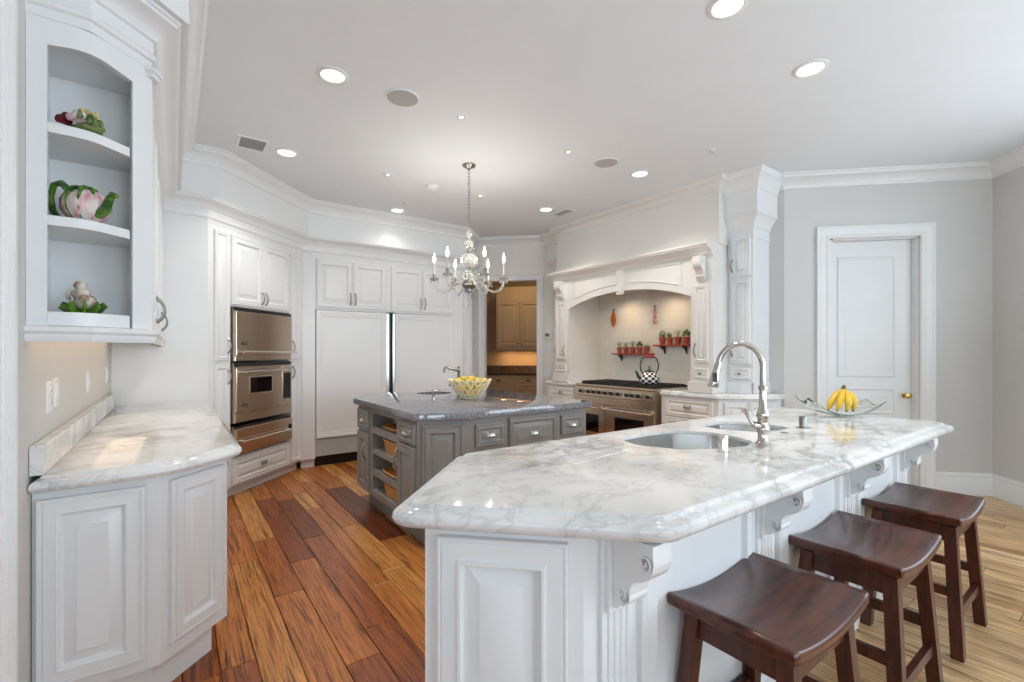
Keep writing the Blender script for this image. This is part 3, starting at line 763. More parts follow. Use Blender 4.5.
# ================================================================== PANTRY
def pantry():
    r = thing('pantry_wall_cabinet', 'tan glazed wall cabinet with two doors seen through the pantry opening', 'cabinet', (-1.2, 8.6, 1.35))
    MB().box(-.46, .95, 0, .6, 0, .92).build('body', M['pantrycab'], r)
    for a, b, hx in ((-.425, -.02, -.05), (-.012, .40, .02), (.41, .83, .80)):
        d = MB().door(a, b, .06, .90).build('door', M['pantrycab'], r); pull(d, hx, -.022, .14, .09, m='brass')
    MB().box(-.46, .95, .0, .6, .921, 1.18).build('upper_fascia', M['pantrycab'], r)
    c = thing('pantry_counter', 'dark granite counter with low backsplash in the pantry', 'countertop', (-1.2, 8.5, .88))
    MB().cbox(-1.29, 1.75, 0, .695, 0, .045).build('slab', M['darkstone'], c)
    MB().cbox(-1.0, 1.75, .66, .695, .046, .16, .003).build('backsplash', M['darkstone'], c)
    b = thing('pantry_base_cabinet', 'tan pantry base cabinet with drawers below the dark counter', 'cabinet', (-1.2, 8.54, 0))
    mb = MB(); mb.box(-1.29, 1.75, 0, .655, .1, .879); mb.box(-1.29, 1.75, .06, .655, 0, .1); mb.build('body', M['pantrycab'], b)
    for k in range(5):
        a = -1.2+k*.55
        d = MB().door(a, a+.5, .68, .86).build('drawer', M['pantrycab'], b); cup(d, a+.25, -.022, .78, m='badge')
        d = MB().door(a, a+.5, .14, .66).build('door', M['pantrycab'], b); pull(d, a+.45, -.022, .55, m='brass')
    for xx in (-.30, .05, .4):
        l = area('pantry_lamp', (0, 0, 0), (0, 0, -1), .12, .12, 2.6, (1, .62, .28)); l.parent = r; l.location = (xx, .35, -.012); l.rotation_euler = (0, 0, 0)
    l = area('pantry_ceiling_lamp', (-1.1, 7.9, CEIL-.02), (0, 0, -1), .3, .3, 10, (1, .72, .42))
pantry()
def thermostat():
    r = thing('thermostat', 'small white thermostat with grey display beside the pantry opening', 'thermostat', (-.565, 6.95, 1.56))
    MB().front(-.06, .06, -.055, .055, 0, .02, [(0, .004), (.004, 0), (.01, 0)]).build('case', M['plate'], r); MB().box(-.035, .03, -.0215, -.0202, -.015, .032).build('display', M['lcd'], r)
    for z, lb in ((1.38, 'white switch plate right below the thermostat'), (1.0, 'lower white switch plate below the thermostat, above the range counter')):
        s = thing('wall_switch', lb, 'switch', (-.565, 6.95, z))
        MB().front(-.06, .06, -.065, .065, 0, .006, [(0, .003), (.003, 0), (.01, 0)]).build('plate', M['plate'], s)
        mb = MB(); mb.box(-.035, -.008, -.011, -.0065, -.03, .03); mb.box(.008, .035, -.011, -.0065, -.03, .03); mb.build('rocker', M['trim'], s)
thermostat()

# ================================================================== HOOD WALL; local x = 3.65 - m, local y = n - 4.83
HO = NM(4.83, 3.65)
TH = frame(HO[0], HO[1], -45)
# tiled back of the cooking alcove and the breast above it
struct(MB(TH).box(-.92, .91, -.025, -.001, .90, 2.1).build('wall_backsplash', M['tile']))
mb = MB(TH); mb.box(-1.25, 1.140, -.49, -.001, 2.3885, CEIL); struct(mb.build('wall_breast', M['hood']))
MBx = MB(TH); MBx.sweep([(-1.25, -.02), (-1.25, -.49), (1.140, -.49), (1.140, -.335)], [(o*.75, z) for o, z in CROWN]); struct(MBx.build('trim_7', M['hood']))
def hood():
    r = thing('range_hood', 'ivory mantel-style hood surround with arched opening over the range', 'range hood', (*HO[:2], .915), -45)
    Z = .915; F_ = -.59                                  # front plane n=4.24
    def zz(z): return z-Z
    for x0, x1, nm in ((-1.18, -.905, 'l'), (.895, 1.14, 'r')):
        mb = MB(); mb.box(x0, x1, F_, -.003, zz(.917), zz(2.27))
        mb.box(x0-.012 if nm == 'l' else x0-.012, x1+.012, F_-.035, F_-.0005, zz(.917), zz(1.02)); 
        p = mb.build('pilaster', M['hood'], r)
        a, b = x0+.045, x1-.045
        d = MB().door(a, b, zz(1.215), zz(1.985), F_).build('door', M['hood'], p); pull(d, a+.02 if nm == 'r' else b-.02, F_-.022, zz(1.34), .12)
        d = MB().door(a, b, zz(1.055), zz(1.16), F_).build('drawer', M['hood'], p); knob(d, (a+b)/2, F_-.022, zz(1.108))
        mb = MB(); w = (b-a)*.28; corbel(mb, (a+b)/2-w, (a+b)/2+w, F_, zz(2.262), .10, .24); mb.build('corbel', M['hood'], r)
    # arched front board
    x0, x1 = -.9045, .8945; n = 28; rs = []
    def arch(u): return 1.885+.15*(1-abs(2*u-1)**2.2)
    for i in range(n+1):
        u = i/n; x_ = x0+(x1-x0)*u; za = zz(arch(u))
        rs.append([(x_, F_, za), (x_, F_, zz(2.27)), (x_, F_+.04, zz(2.27)), (x_, F_+.04, za)])
    MB().rings(rs).build('arched_board', M['hood'], r)
    mb = MB()
    pts = [(x0+.10+(x1-x0-.2)*i/n, F_-.002, zz(arch(.055+.89*i/n)+.085)) for i in range(n+1)]
    mb.tube(pts+[(x1-.1, F_-.002, zz(2.24)), (x0+.1, F_-.002, zz(2.24))], .007, 6, True)
    mb.build('bead_moulding', M['hood'], r)
    mb = MB(); xm = -.0; mb.extr([(xm-.045, F_-.05, zz(2.27)), (xm+.045, F_-.05, zz(2.27)), (xm+.03, F_-.05, zz(1.99)), (xm-.03, F_-.05, zz(1.99))], (0, .05, 0))
    mb.box(xm-.035, xm+.035, F_-.062, F_-.0505, zz(1.985), zz(2.06)); mb.lathe([(.02, 0), (.014, .010), (.004, .012)], (xm, F_-.062, zz(2.03)), 12, '-Y'); mb.build('keystone', M['hood'], r)
    # mantel shelf
    prof = [(-.04, 2.271), (.004, 2.271), (.012, 2.285), (.02, 2.295), (.02, 2.305), (.055, 2.335), (.082, 2.348), (.09, 2.352), (.09, 2.365), (.10, 2.37), (.10, 2.388), (-.04, 2.388)]
    mb = MB(); mb.sweep([(-1.235, F_), (1.13, F_)], [(o, zz(z)) for o, z in prof]); mb.box(-1.235, 1.13, F_+.0401, -.02, zz(2.271), zz(2.388)); mb.build('mantel_shelf', M['hood'], r)
    # hood liner with lamps
    mb = MB(); mb.box(-.90, .89, F_+.041, -.03, zz(2.10), zz(2.20)); mb.build('liner', M['hood'], r)
    mb = MB(); mb.rings([[(-.55, -.50, zz(2.055)), (.55, -.50, zz(2.055)), (.55, -.10, zz(2.055)), (-.55, -.10, zz(2.055))], [(-.6, -.53, zz(2.099)), (.6, -.53, zz(2.099)), (.6, -.08, zz(2.099)), (-.6, -.08, zz(2.099))]]); mb.build('filter_housing', M['steel'], r)
    for xx in (-.33, .33):
        MB().lathe([(.03, -.004), (.03, 0)], (xx, -.26, zz(2.0545)), 14).build('hood_lamp', M['lamp'], r)
        d = bpy.data.lights.new('hood_spot', 'SPOT'); d.energy = 9; d.color = (1, .74, .46); d.spot_size = radians(150); d.spot_blend = 1.0; d.shadow_soft_size = .04
        o = bpy.data.objects.new('hood_spot', d); COL.objects.link(o); o.parent = r; o.location = (xx, -.27, zz(2.04)); o.rotation_euler = (radians(8), 0, 0)
hood()
def tower(side, label):
    # slim cabinet column beside the breast, flaring out under the ceiling
    m0, m1 = (2.26, 2.5085) if side == 'r' else (4.903, 5.14)
    a, b = 3.65-m1, 3.65-m0; F_ = -.325
    r = thing('tower_cabinet', label, 'cabinet', (*HO[:2], .917), -45)
    def zz(z): return z-.917
    mm = 'hood' if side == 'l' else 'white'
    MB().box(a, b, F_, -.003, 0, zz(2.56)).build('body', M[mm], r)
    mb = MB(); mb.box(a-(.012 if side == 'l' else 0), b+.012, F_-.03, F_-.0005, 0, zz(1.02)); mb.box(b+.0005, b+.012, F_-.03, -.003, 0, zz(1.02)); mb.build('plinth', M[mm], r)
    prof = [(0, 2.42), (.008, 2.42), (.012, 2.43), (.004, 2.44), (.004, 2.52), (.014, 2.525), (.016, 2.54), (.03, 2.565), (.055, 2.60), (.085, 2.63), (.095, 2.635), (.095, 2.65), (.088, 2.66),
            (.088, 2.86), (.096, 2.865), (.098, 2.88), (.105, 2.91), (.125, 2.95), (.155, 2.985), (.165, 2.99), (.170, 3.01), (.176, 3.02), (.176, CEIL), (0, CEIL)]
    path = [(a, F_), (b, F_), (b, -.005)] if side == 'r' else [(a, -.005), (a, F_), (b, F_)]
    mb = MB(); mb.sweep(path, [(o*.9, zz(z)) for o, z in prof]); mb.box(a+.001, b-.001, F_+.001, -.004, zz(2.561), zz(CEIL-.001)); mb.build('cornice', M[mm], r)
    c0, c1 = a+.035, b-.022
    d = MB().door(c0, c1, zz(2.065), zz(2.455), F_).build('door', M[mm], r); pull(d, c0+.018, F_-.022, zz(2.17), .11)
    d = MB().door(c0, c1, zz(1.205), zz(2.03), F_).build('door', M[mm], r); pull(d, c0+.018, F_-.022, zz(1.34), .11)
    d = MB().door(c0, c1, zz(1.055), zz(1.16), F_).build('drawer', M[mm], r); knob(d, (c0+c1)/2, F_-.022, zz(1.108))
tower('r', 'slim white cabinet tower with flared cornice at the right end of the range wall')
tower('l', 'slim ivory cabinet tower at the left end of the hood, next to the pantry opening')

def range_bases():
    # right of the range, corner cut toward the camera (world frame)
    A = NM(4.235, 3.10); B = NM(4.235, 2.455); Cc = (1.79, B[1]+.045); D = (1.865, Cc[1]+.075)
    pts = [A[:2], B[:2], Cc, D, (1.865, 4.955), NM(4.82, 3.10)[:2]]
    r = thing('base_cabinet', 'ivory drawer cabinet with angled white end right of the range', 'cabinet', (B[0], B[1], 0))
    mb = MB(); loc = rel(pts, B); mb.prism(loc, .10, .862); mb.prism(offset(loc, -.05), 0, .0995); mb.build('body', M['white'], r)
    T = frame(A[0]-B[0], A[1]-B[1], -45)
    L = math.dist(A[:2], B[:2])
    for z0, z1 in ((.655, .84), (.41, .64), (.13, .395)):
        d = MB(T).door(.06, L-.05, z0, z1).build('drawer', M['hood'], r); cup(d, L/2, -.022, (z0+z1)/2+.01, T=T)
    T = frame(0, 0, math.degrees(math.atan2(Cc[1]-B[1], Cc[0]-B[0]))); L2 = math.dist(B[:2], Cc)
    MB(T).door(.05, L2/2-.01, .13, .83).build('end_panel', M['white'], r); MB(T).door(L2/2+.01, L2-.05, .13, .83).build('end_panel', M['white'], r)
    c = thing('countertop', 'white marble counter section with cut corner right of the range', 'countertop', (B[0], B[1], .863))
    p2 = roundpoly(loc, [0, .04, .04, .02, 0, 0], 4)
    prof = [(.0, 0), (.030, .002), (.036, .010), (.036, .03), (.030, .042), (.022, .046), (.018, .052), (.008, .053)]
    big = list(loc); big[4] = (loc[4][0]-.0, loc[4][1]-.045); loc = list(loc); loc[5] = (loc[5][0]-.03, loc[5][1]-.03)
    mb = MB(); mb.slab(roundpoly([(loc[0][0]+.028, loc[0][1]-.028+.0)] + big[1:5] + [(loc[5][0]+.028, loc[5][1]-.028)], [0, .04, .04, .02, 0, 0], 4), [(o-.0, z) for o, z in prof])
    mb.build('slab', M['marble'], c)
    # left of the range
    a = NM(4.235, 4.97); T = -45
    r = thing('base_cabinet', 'narrow ivory drawer cabinet left of the range, beside the pantry opening', 'cabinet', (a[0], a[1], 0), -45)
    mb = MB(); mb.box(0, .565, 0, .58, .10, .862); mb.box(0, .565, .06, .58, 0, .0995); mb.build('body', M['hood'], r)
    for z0, z1 in ((.69, .84), (.41, .67), (.13, .395)):
        d = MB().door(.04, .53, z0, z1).build('drawer', M['hood'], r); cup(d, .285, -.022, (z0+z1)/2+.005)
    c = thing('countertop', 'short white marble counter left of the range', 'countertop', (a[0], a[1], .863), -45)
    MB().slab([(-.01, 0), (.565, 0), (.565, .58), (-.01, .58)], [(0, 0), (.022, .002), (.028, .010), (.028, .03), (.022, .042), (.014, .048), (.008, .053)] if False else [(0, 0), (.0, .053)]).build('slab', M['marble'], c)
    MB().tube([(-.01, -.001, .026), (.565, -.001, .026)], .0255, 12).build('nosing', M['marble'], c)
range_bases()

def kitchen_range():
    r = thing('range', 'wide stainless steel range with two ovens and black burner grates', 'range', (*NM(4.83, 3.755)[:2], 0), -45)
    w = .612; F_ = -.62                                  # front plane n = 4.21
    MB().box(-w, w, F_, -.035, .10, .895).build('body', M['steel'], r)
    mb = MB()
    for sx in (-1, 1):
        for yy in (F_+.05, -.1): MB().lathe([(.02, 0), (.025, .02), (.018, .0995)], (sx*(w-.06), yy, 0), 12).build('foot', M['steel'], r)
    mb = MB(); mb.box(-w, w, F_-.02, -.035, .8955, .918); mb.lathe([(.014, 0), (.014, 2*w)], (-w, F_-.018, .904), 12, 'X'); mb.build('cooktop', M['steel'], r)
    MB().box(-w+.02, w-.02, F_+.05, -.06, .9185, .924).build('burner_tray', M['iron'], r)
    mb = MB()
    for k in range(4):
        a0, a1 = -w+.04+k*.285, -w+.04+k*.285+.275
        if k == 3: a1 = w-.03
        mb = MB()
        for yy in (F_+.06, F_+.30, -.075): mb.box(a0, a1, yy-.006, yy+.006, .9245, .950)
        for j in range(7): xx = a0+(a1-a0)*j/6; mb.box(xx-.005, xx+.005, F_+.06, -.075, .930, .950)
        mb.build('burner_grate', M['iron'], r)
    MB().box(-w, w, -.058, -.036, .9185, .94).build('back_guard', M['steel'], r)
    # control panel, tilted
    prof = [(F_-.0005, .775), (F_-.045, .785), (F_-.038, .885), (F_-.02, .895), (F_-.0005, .895)]
    mb = MB(); mb.extr([(-w, y_, z_) for y_, z_ in prof], (2*w, 0, 0)); cp = mb.build('control_panel', M['steel'], r)
    for px in (581.5, 588.8, 594.4, 599.8, 606, 612, 618.5, 627.3, 632.8, 639, 648.7):
        k = (px-512)/466; dx, dy = k*cos(radians(9))-sin(radians(9)), k*sin(radians(9))+cos(radians(9))
        n_, m_ = (dx+dy)/S2, (dy-dx)/S2; mm = m_*4.165/n_; xx = 3.755-mm
        kb = MB().lathe([(.030, 0), (.030, .006), (.024, .008)], (xx, F_-.043, .832), 18, '-Y').build('knob_bezel', M['chrome'], r)
        mb = MB().lathe([(.022, 0), (.020, .026), (.016, .030)], (xx, F_-.0515, .832), 16, '-Y'); mb.box(xx-.004, xx+.004, F_-.089, F_-.080, .814, .850); mb.build('knob', M['black'], kb)
    MB().box(-w, w, F_-.03, F_-.0005, .69, .772).build('landing_ledge', M['steel'], r)
    for x0, x1, wx0, wx1, wz0, wz1 in ((-w+.003, -.118, -.49, -.20, .34, .555), (-.108, w-.003, .055, .47, .34, .56)):
        d = MB().front(x0, x1, .16, .682, F_-.0005, .04, [(0, .004), (.004, 0), (.01, 0)]).build('oven_door', M['steel'], r)
        MB().front(wx0, wx1, wz0, wz1, F_-.041, .003, [(0, .001), (.002, 0), (.01, 0)]).build('window', M['bglass'], d)
        mb = MB(); mb.lathe([(.013, 0), (.013, x1-x0-.03)], (x0+.015, F_-.095, .645), 14, 'X')
        for xx in (x0+.03, x1-.03): mb.tube([(xx, F_-.095, .645), (xx, F_-.041, .645)], .014, 10)
        mb.build('handle', M['chrome'], d)
    MB().box(-w, w, F_-.02, F_-.0005, .10, .155).build('kick_panel', M['steel'], r)
    b = MB().box(-.29, -.21, F_-.0435, F_-.041, .25, .275).build('badge', M['badge'], r)
    text_part(b, 'lettering', 'VIKING', .018, Matrix.Translation((-.25, F_-.0445, .262)), M['chrome'])
kitchen_range()

def kettle():
    n_, m_ = 4.47, 3.44
    r = thing('kettle', 'black and white checked kettle with red handle grip on the range', 'kettle', NM(n_, m_, .9505), 15); r.scale = (1.1,)*3
    prof = [(.085, 0), (.098, .006), (.108, .03), (.104, .06), (.09, .09), (.068, .115), (.05, .125)]
    seg = 36; me = bpy.data.meshes.new('body'); vs = []; fs = []; uvs = []
    for i, (R_, z_) in enumerate(prof):
        for k in range(seg): vs.append((R_*cos(2*pi*k/seg), R_*sin(2*pi*k/seg), z_))
    cum = [0]
    for i in range(1, len(prof)): cum.append(cum[-1]+math.dist(prof[i], prof[i-1]))
    for i in range(len(prof)-1):
        for k in range(seg):
            q = (k+1) % seg; fs.append((i*seg+k, i*seg+q, (i+1)*seg+q, (i+1)*seg+k))
            uvs.append([(k/seg*18+.01, cum[i]/.028+.01), ((k+1)/seg*18+.01, cum[i]/.028+.01), ((k+1)/seg*18+.01, cum[i+1]/.028+.01), (k/seg*18+.01, cum[i+1]/.028+.01)])
    fs.append(tuple(reversed(range(seg)))); uvs.append([(.3, .3)]*seg)
    fs.append(tuple(range((len(prof)-1)*seg, len(prof)*seg))); uvs.append([(.3, .3)]*seg)
    me.from_pydata(vs, [], fs); u = me.uv_layers.new(name='UVMap'); i = 0
    for f in uvs:
        for t in f: u.data[i].uv = t; i += 1
    for p in me.polygons: p.use_smooth = True
    me.materials.append(M['check']); o = bpy.data.objects.new('body', me); COL.objects.link(o); o.parent = r
    lid = MB().lathe([(.052, .1255), (.05, .132), (.025, .142), (.006, .146)], (0, 0, 0), 20).build('lid', M['black'], r)
    MB().lathe([(.006, .1455), (.014, .155), (.016, .17), (.010, .185), (.003, .19)], (0, 0, 0), 14).build('finial', M['leafpale'], lid)
    MB().tube([(-.085, 0, .05), (-.12, 0, .075), (-.135, 0, .115), (-.15, 0, .135)], [.022, .017, .012, .010], 10).build('spout', M['check'] if False else M['black'], r)
    h = MB().tube([(-.075, 0, .11), (-.098, 0, .16), (-.10, 0, .21), (-.08, 0, .262), (-.05, 0, .285), (.05, 0, .285), (.08, 0, .262), (.10, 0, .21), (.098, 0, .16), (.075, 0, .11)], .007, 8).build('handle', M['black'], r)
    MB().lathe([(.010, 0), (.015, .012), (.015, .098), (.010, .11)], (-.055, 0, .285), 12, 'X').build('grip', M['red'], h)
kettle()

# red shelves with little pots on the tiles
def red_shelf(label, ml, mr, z, brk):
    c = (ml+mr)/2; r = thing('wall_shelf', label, 'shelf', NM(4.805, c, z), -45); w = (ml-mr)/2
    MB().cbox(-w, w, -.115, 0, -.018, 0, .003).build('board', M['red'], r)
    for bp in brk:
        bx = c-PXM(bp, 4.76)
        mb = MB(); mb.extr([(bx-.008, -.09, -.0185), (bx-.008, -.075, -.035), (bx-.008, -.03, -.06), (bx-.008, -.012, -.10), (bx-.008, -.001, -.11), (bx-.008, -.001, -.0185)], (.016, 0, 0)); mb.build('bracket', M['badge'], r)
PXM = lambda px, n_: (lambda k: (lambda dx, dy: ((dy-dx)/S2)*n_/((dx+dy)/S2))(k*cos(radians(9))-sin(radians(9)), k*sin(radians(9))+cos(radians(9))))((px-512)/466)
red_shelf('short red shelf on the tiles holding five pots, above the range left of centre', PXM(615, 4.76), PXM(652.6, 4.76), 1.30, (620,))
red_shelf('red shelf on the tiles holding four pots, at the right of the cooking alcove', PXM(656.5, 4.76), 2.79, 1.405, (663, 684.5))
def potted(px, z, kind, label, grp, s=1.0):
    m_ = PXM(px, 4.745); r = thing('potted_plant', label, 'plant', NM(4.745, m_, z+.0005), -45, grp)
    r.scale = (s, s, s)
    mb = MB().lathe([(.026, 0), (.037, .07), (.042, .072), (.042, .088), (.036, .088), (.034, .078)], (0, 0, 0), 18); mb.build('pot', M['terra'], r)
    MB().lathe([(.034, .074), (.034, .079)], (0, 0, 0), 14).build('soil', M['soil'], r)
    rnd = random.Random(int(px)); mb = MB(); m2 = None
    if kind == 'cactus':
        mb.ball((0, 0, .125), .034, .034, .05, 24, 10, lambda a, p: 1+.13*cos(8*a)); mt = 'leafpale'
    elif kind == 'low':
        mb.ball((0, 0, .095), .034, .034, .022, 20, 8, lambda a, p: 1+.14*cos(6*a)); mt = 'leaf'
    elif kind == 'spike':
        for k in range(16):
            a = k*2.4; q = .006+.02*((k*7 % 10)/10); mb.tube([(cos(a)*q*.5, sin(a)*q*.5, .078), (cos(a)*q*1.3, sin(a)*q*1.3, .12), (cos(a)*q*1.7, sin(a)*q*1.7, .15)], [.004, .005, .001], 5)
        mt = 'leaf'
    elif kind == 'bush':
        for k in range(34):
            a = k*2.4; q = .038*sqrt((k+1)/34); mb.ball((cos(a)*q, sin(a)*q, .105+.05*(1-(q/.04)**2)+rnd.uniform(-.02, .014)), .012, .012, .009, 7, 5)
        mt = 'leaf'
    else:
        for k in range(9):
            a = k*2.4; q = .008+.02*((k*7 % 10)/10); mb.tube([(0, 0, .078), (cos(a)*q*.6, sin(a)*q*.6, .11), (cos(a)*q*1.4, sin(a)*q*1.4, .135+.012*(k % 3))], .002, 5)
        mt = 'leaf'; m2 = MB()
        for k in range(9):
            a = k*2.4; q = (.008+.02*((k*7 % 10)/10))*1.4; m2.ball((cos(a)*q, sin(a)*q, .138+.012*(k % 3)), .009, .009, .008, 8, 5)
    mb.build('foliage', M[mt], r)
    if m2: m2.build('flowers', M['blue'] if kind == 'blue' else M['petal'], r)
g1 = 'red pots on the left shelf'; g2 = 'red pots on the right shelf'
potted(619.4, 1.30, 'blue', 'leftmost small red pot with pale flowers on the five-pot shelf', g1, .86)
potted(625.8, 1.30, 'white', 'second red pot from the left with tall pale flowers on the five-pot shelf', g1, .92)
potted(632.8, 1.30, 'blue', 'middle red pot with pale blue flowers on the five-pot shelf', g1, .92)
potted(639.7, 1.30, 'bush', 'fourth red pot with bushy green plant on the five-pot shelf', g1, .92)
potted(646.9, 1.30, 'low', 'rightmost red pot with low rounded cactus on the five-pot shelf', g1, .9)
potted(662.2, 1.405, 'cactus', 'red pot with grey-green ribbed cactus at the left end of the four-pot shelf', g2)
potted(669.8, 1.405, 'spike', 'red pot with spiky dark green plant on the four-pot shelf', g2, .92)
potted(678.0, 1.405, 'white', 'red pot with white blossoms on the four-pot shelf', g2)
potted(686.4, 1.405, 'bush', 'red pot with leafy green plant at the right end of the four-pot shelf', g2)
def hangings():
    r = thing('chili_bundle', 'orange bundle of dried chilies hanging on the alcove tiles', 'wall ornament', NM(4.785, PXM(612.6, 4.77), 1.64), -45)
    mb = MB()
    for k in range(26):
        a = k*2.4; z_ = .03+.16*k/26; q = .026*sin(pi*(.12+.8*k/26)); mb.tube([(cos(a)*q, sin(a)*q*.5-.002, z_+.03), (cos(a)*q*1.5, sin(a)*q*.6-.004, z_+.012), (cos(a)*q*1.35, sin(a)*q*.5-.002, z_-.028)], [.006, .009, .002], 6)
    mb.build('chilies', M['chili'], r); mb = MB(); mb.ball((0, 0, .235), .014, .012, .014); mb.tube([(0, 0, .20), (0, 0, .25)], .004, 6); mb.build('hanger', M['badge'], r)
    r = thing('garlic_braid', 'pink and white garlic string hanging on the alcove tiles', 'wall ornament', NM(4.785, PXM(654, 4.77), 1.645), -45)
    mb = MB()
    for k in range(15):
        a = k*2.3; z_ = .015+.19*k/15; q = .02*(1-.5*k/15); mb.ball((cos(a)*q, sin(a)*q*.4-.004, z_), .014, .012, .014, 8, 6)
    mb.build('bulbs', M['garlic'], r); mb = MB(); mb.ball((0, 0, .232), .012, .010, .012); mb.tube([(0, 0, .19), (0, 0, .25)], .004, 6); mb.build('hanger', M['badge'], r)
hangings()

# ================================================================== GREY ISLAND, local x = n-2.05, y = m-3.6
def island():
    n0, m0 = 2.05, 3.6; O = NM(n0, m0)
    r = thing('kitchen_island', 'grey painted island cabinet with open basket shelves at its left end', 'island', O, 45)
    def q(n_, m_): return (n_-n0, m_-m0)
    side = 1.32; fr = 2.76
    A, B, C_, D, E, F_ = q(side, 2.90), q(1.63, fr), q(2.76, fr), q(2.76, 4.50), q(1.70, 4.50), q(side, 4.12)
    # carcass: everything except the open shelf bay
    bay0, bay1 = 3.23, 3.76; dp = .40
    poly_core = [q(side+dp, 2.90), B, C_, D, E, q(side+dp, 4.30)] 
    mb = MB()
    mb.prism([q(side+dp, fr), C_, D, q(side+dp, 4.50)], .15, .864)
    mb.prism([A, B, q(side+dp, fr), q(side+dp, bay0), q(side, bay0)], .15, .864)
    mb.prism([q(side, bay1), q(side+dp, bay1), q(side+dp, 4.50), q(1.70, 4.50), F_], .15, .864)
    mb.prism([q(side, bay0), q(side+dp, bay0), q(side+dp, bay1), q(side, bay1)], .825, .864)
    mb.prism([q(side, bay0), q(side+dp, bay0), q(side+dp, bay1), q(side, bay1)], .15, .198)
    mb.build('body', M['grey'], r)
    MB().prism([q(side+.08, 2.95), q(1.66, fr+.07), q(2.70, fr+.07), q(2.70, 4.4), q(1.74, 4.4), q(side+.08, 4.06)], 0, .1495).build('plinth', M['grey'], r)
    for z0, z1 in ((.658, .714), (.492, .528), (.318, .364)):
        a = q(side+.002, bay0+.0005); b = q(side+dp-.001, bay1-.0005); MB().box(a[0], b[0], a[1], b[1], z0, z1).build('shelf', M['grey'], r)
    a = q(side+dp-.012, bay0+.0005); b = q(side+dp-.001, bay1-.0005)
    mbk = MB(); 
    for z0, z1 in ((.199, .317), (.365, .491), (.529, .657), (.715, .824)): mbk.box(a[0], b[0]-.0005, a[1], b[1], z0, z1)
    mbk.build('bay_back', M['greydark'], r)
    T = frame(*q(side, 4.12), -90)
    X = lambda m_: 4.12-m_
    d = MB(T).door(X(4.09), X(3.815), .665, .835).build('drawer', M['grey'], r); cup(d, X(3.95), -.022, .745, .035, T=T, m='nickel')
    d = MB(T).door(X(4.09), X(3.815), .17, .64).build('door', M['grey'], r); pull(d, X(3.845), -.022, .50, .15, T=T, m='nickel')
    d = MB(T).door(X(3.20), X(2.915), .695, .835).build('drawer', M['grey'], r); cup(d, X(3.05), -.022, .76, .04, T=T, m='nickel')
    d = MB(T).door(X(3.20), X(2.915), .17, .68).build('door', M['grey'], r); pull(d, X(3.175), -.022, .56, .15, T=T, m='nickel')
    L = math.dist(A, B); T = frame(*A, math.degrees(math.atan2(B[1]-A[1], B[0]-A[0])))
    MB(T).door(.035, L-.035, .18, .83).build('corner_panel', M['grey'], r)
    T = frame(0, fr-m0, 0); X = lambda n_: n_-n0
    for a, b, z0 in ((1.686, 1.934, .665), (1.972, 2.433, .60), (2.478, 2.722, .67)):
        d = MB(T).door(X(a), X(b), z0, .82 if z0 > .6 else .842, fr=.04).build('drawer', M['grey'], r); cup(d, X((a+b)/2), -.022, .742 if z0 > .6 else .715, .042, T=T, m='chrome')
    for a, b in ((1.686, 1.934), (1.972, 2.433), (2.478, 2.722)):
        d = MB(T).door(X(a), X(b), .18, .58 if b < 2 or b > 2.5 else .56).build('door', M['grey'], r); pull(d, X(b)-.03, -.022, .48, .12, T=T, m='chrome')
    T = frame(C_[0], C_[1], 90)
    for a in (.05, .62, 1.19): MB(T).door(a, a+.5, .18, .83).build('side_panel', M['grey'], r)
    c = thing('countertop', 'polished grey speckled granite top of the island', 'countertop', (*O[:2], .865), 45)
    poly = roundpoly([q(1.285, 2.885), q(1.60, 2.725), q(2.795, 2.725), q(2.795, 4.55), q(1.68, 4.55), q(1.285, 4.155)], .012, 3)
    s = MB().slab(poly, [(-.004, 0), (0, .004), (0, .042), (-.002, .048), (-.006, .050)]).build('slab', M['granite'], c)
    cs = q(2.08, 4.17)
    k = MB().lathe([(.17, -.02), (.17, .08)], (*cs, 0), 32).build('cutter', M['granite'], c); cut(s, [k])
    sk = thing('prep_sink', 'small round steel prep sink set into the island granite', 'sink', NM(2.08, 4.17, .70), 45)
    MB().lathe([(.174, .163), (.172, .16), (.165, .05), (.14, .012), (.05, .006), (.05, .002), (.15, .004), (.175, .05), (.182, .163)], (0, 0, 0), 32, cap0=False, cap1=False).build('basin', M['steel2'], sk)
    MB().lathe([(.02, .004), (.035, .008), (.035, .010), (.02, .007)], (0, 0, 0), 16).build('drain', M['chrome'], sk)
    # bridge-style faucet
    f = thing('island_faucet', 'antique pewter faucet with hooked spout behind the lemon bowl on the island', 'faucet', NM(2.34, 4.14, .9152), 0)
    MB().lathe([(.028, 0), (.028, .008), (.016, .02), (.014, .06), (.02, .07), (.02, .08), (.014, .09), (.012, .20), (.018, .21), (.019, .225), (.010, .24), (.014, .25), (.004, .262)], (0, 0, 0), 18).build('body', M['pewter'], f)
    MB().tube([(0, 0, .215), (-.05, 0, .225), (-.10, 0, .235), (-.125, 0, .25), (-.145, 0, .245), (-.152, 0, .22), (-.152, 0, .195)], [.013, .010, .010, .011, .011, .011, .012], 10).build('spout', M['pewter'], f)
    for k, (dx, dz) in enumerate(((-.09, .03), (.09, .03))):
        MB().tube([(0, 0, .075), (dx*.6, -.03, .07), (dx, -.045, .07)], [.009, .008, .012], 8).build('handle', M['pewter'], f)
    d = thing('soap_dispenser', 'slim nickel soap pump on the island beside the lemon bowl', 'soap dispenser', NM(1.79, 3.60, .9152), 0)
    MB().lathe([(.022, 0), (.022, .006), (.012, .010), (.012, .055), (.015, .06), (.015, .085), (.006, .09)], (0, 0, 0), 16).build('body', M['nickel'], d)
    MB().tube([(0, 0, .078), (.03, .02, .082), (.05, .035, .076)], .005, 8).build('nozzle', M['nickel'], d)
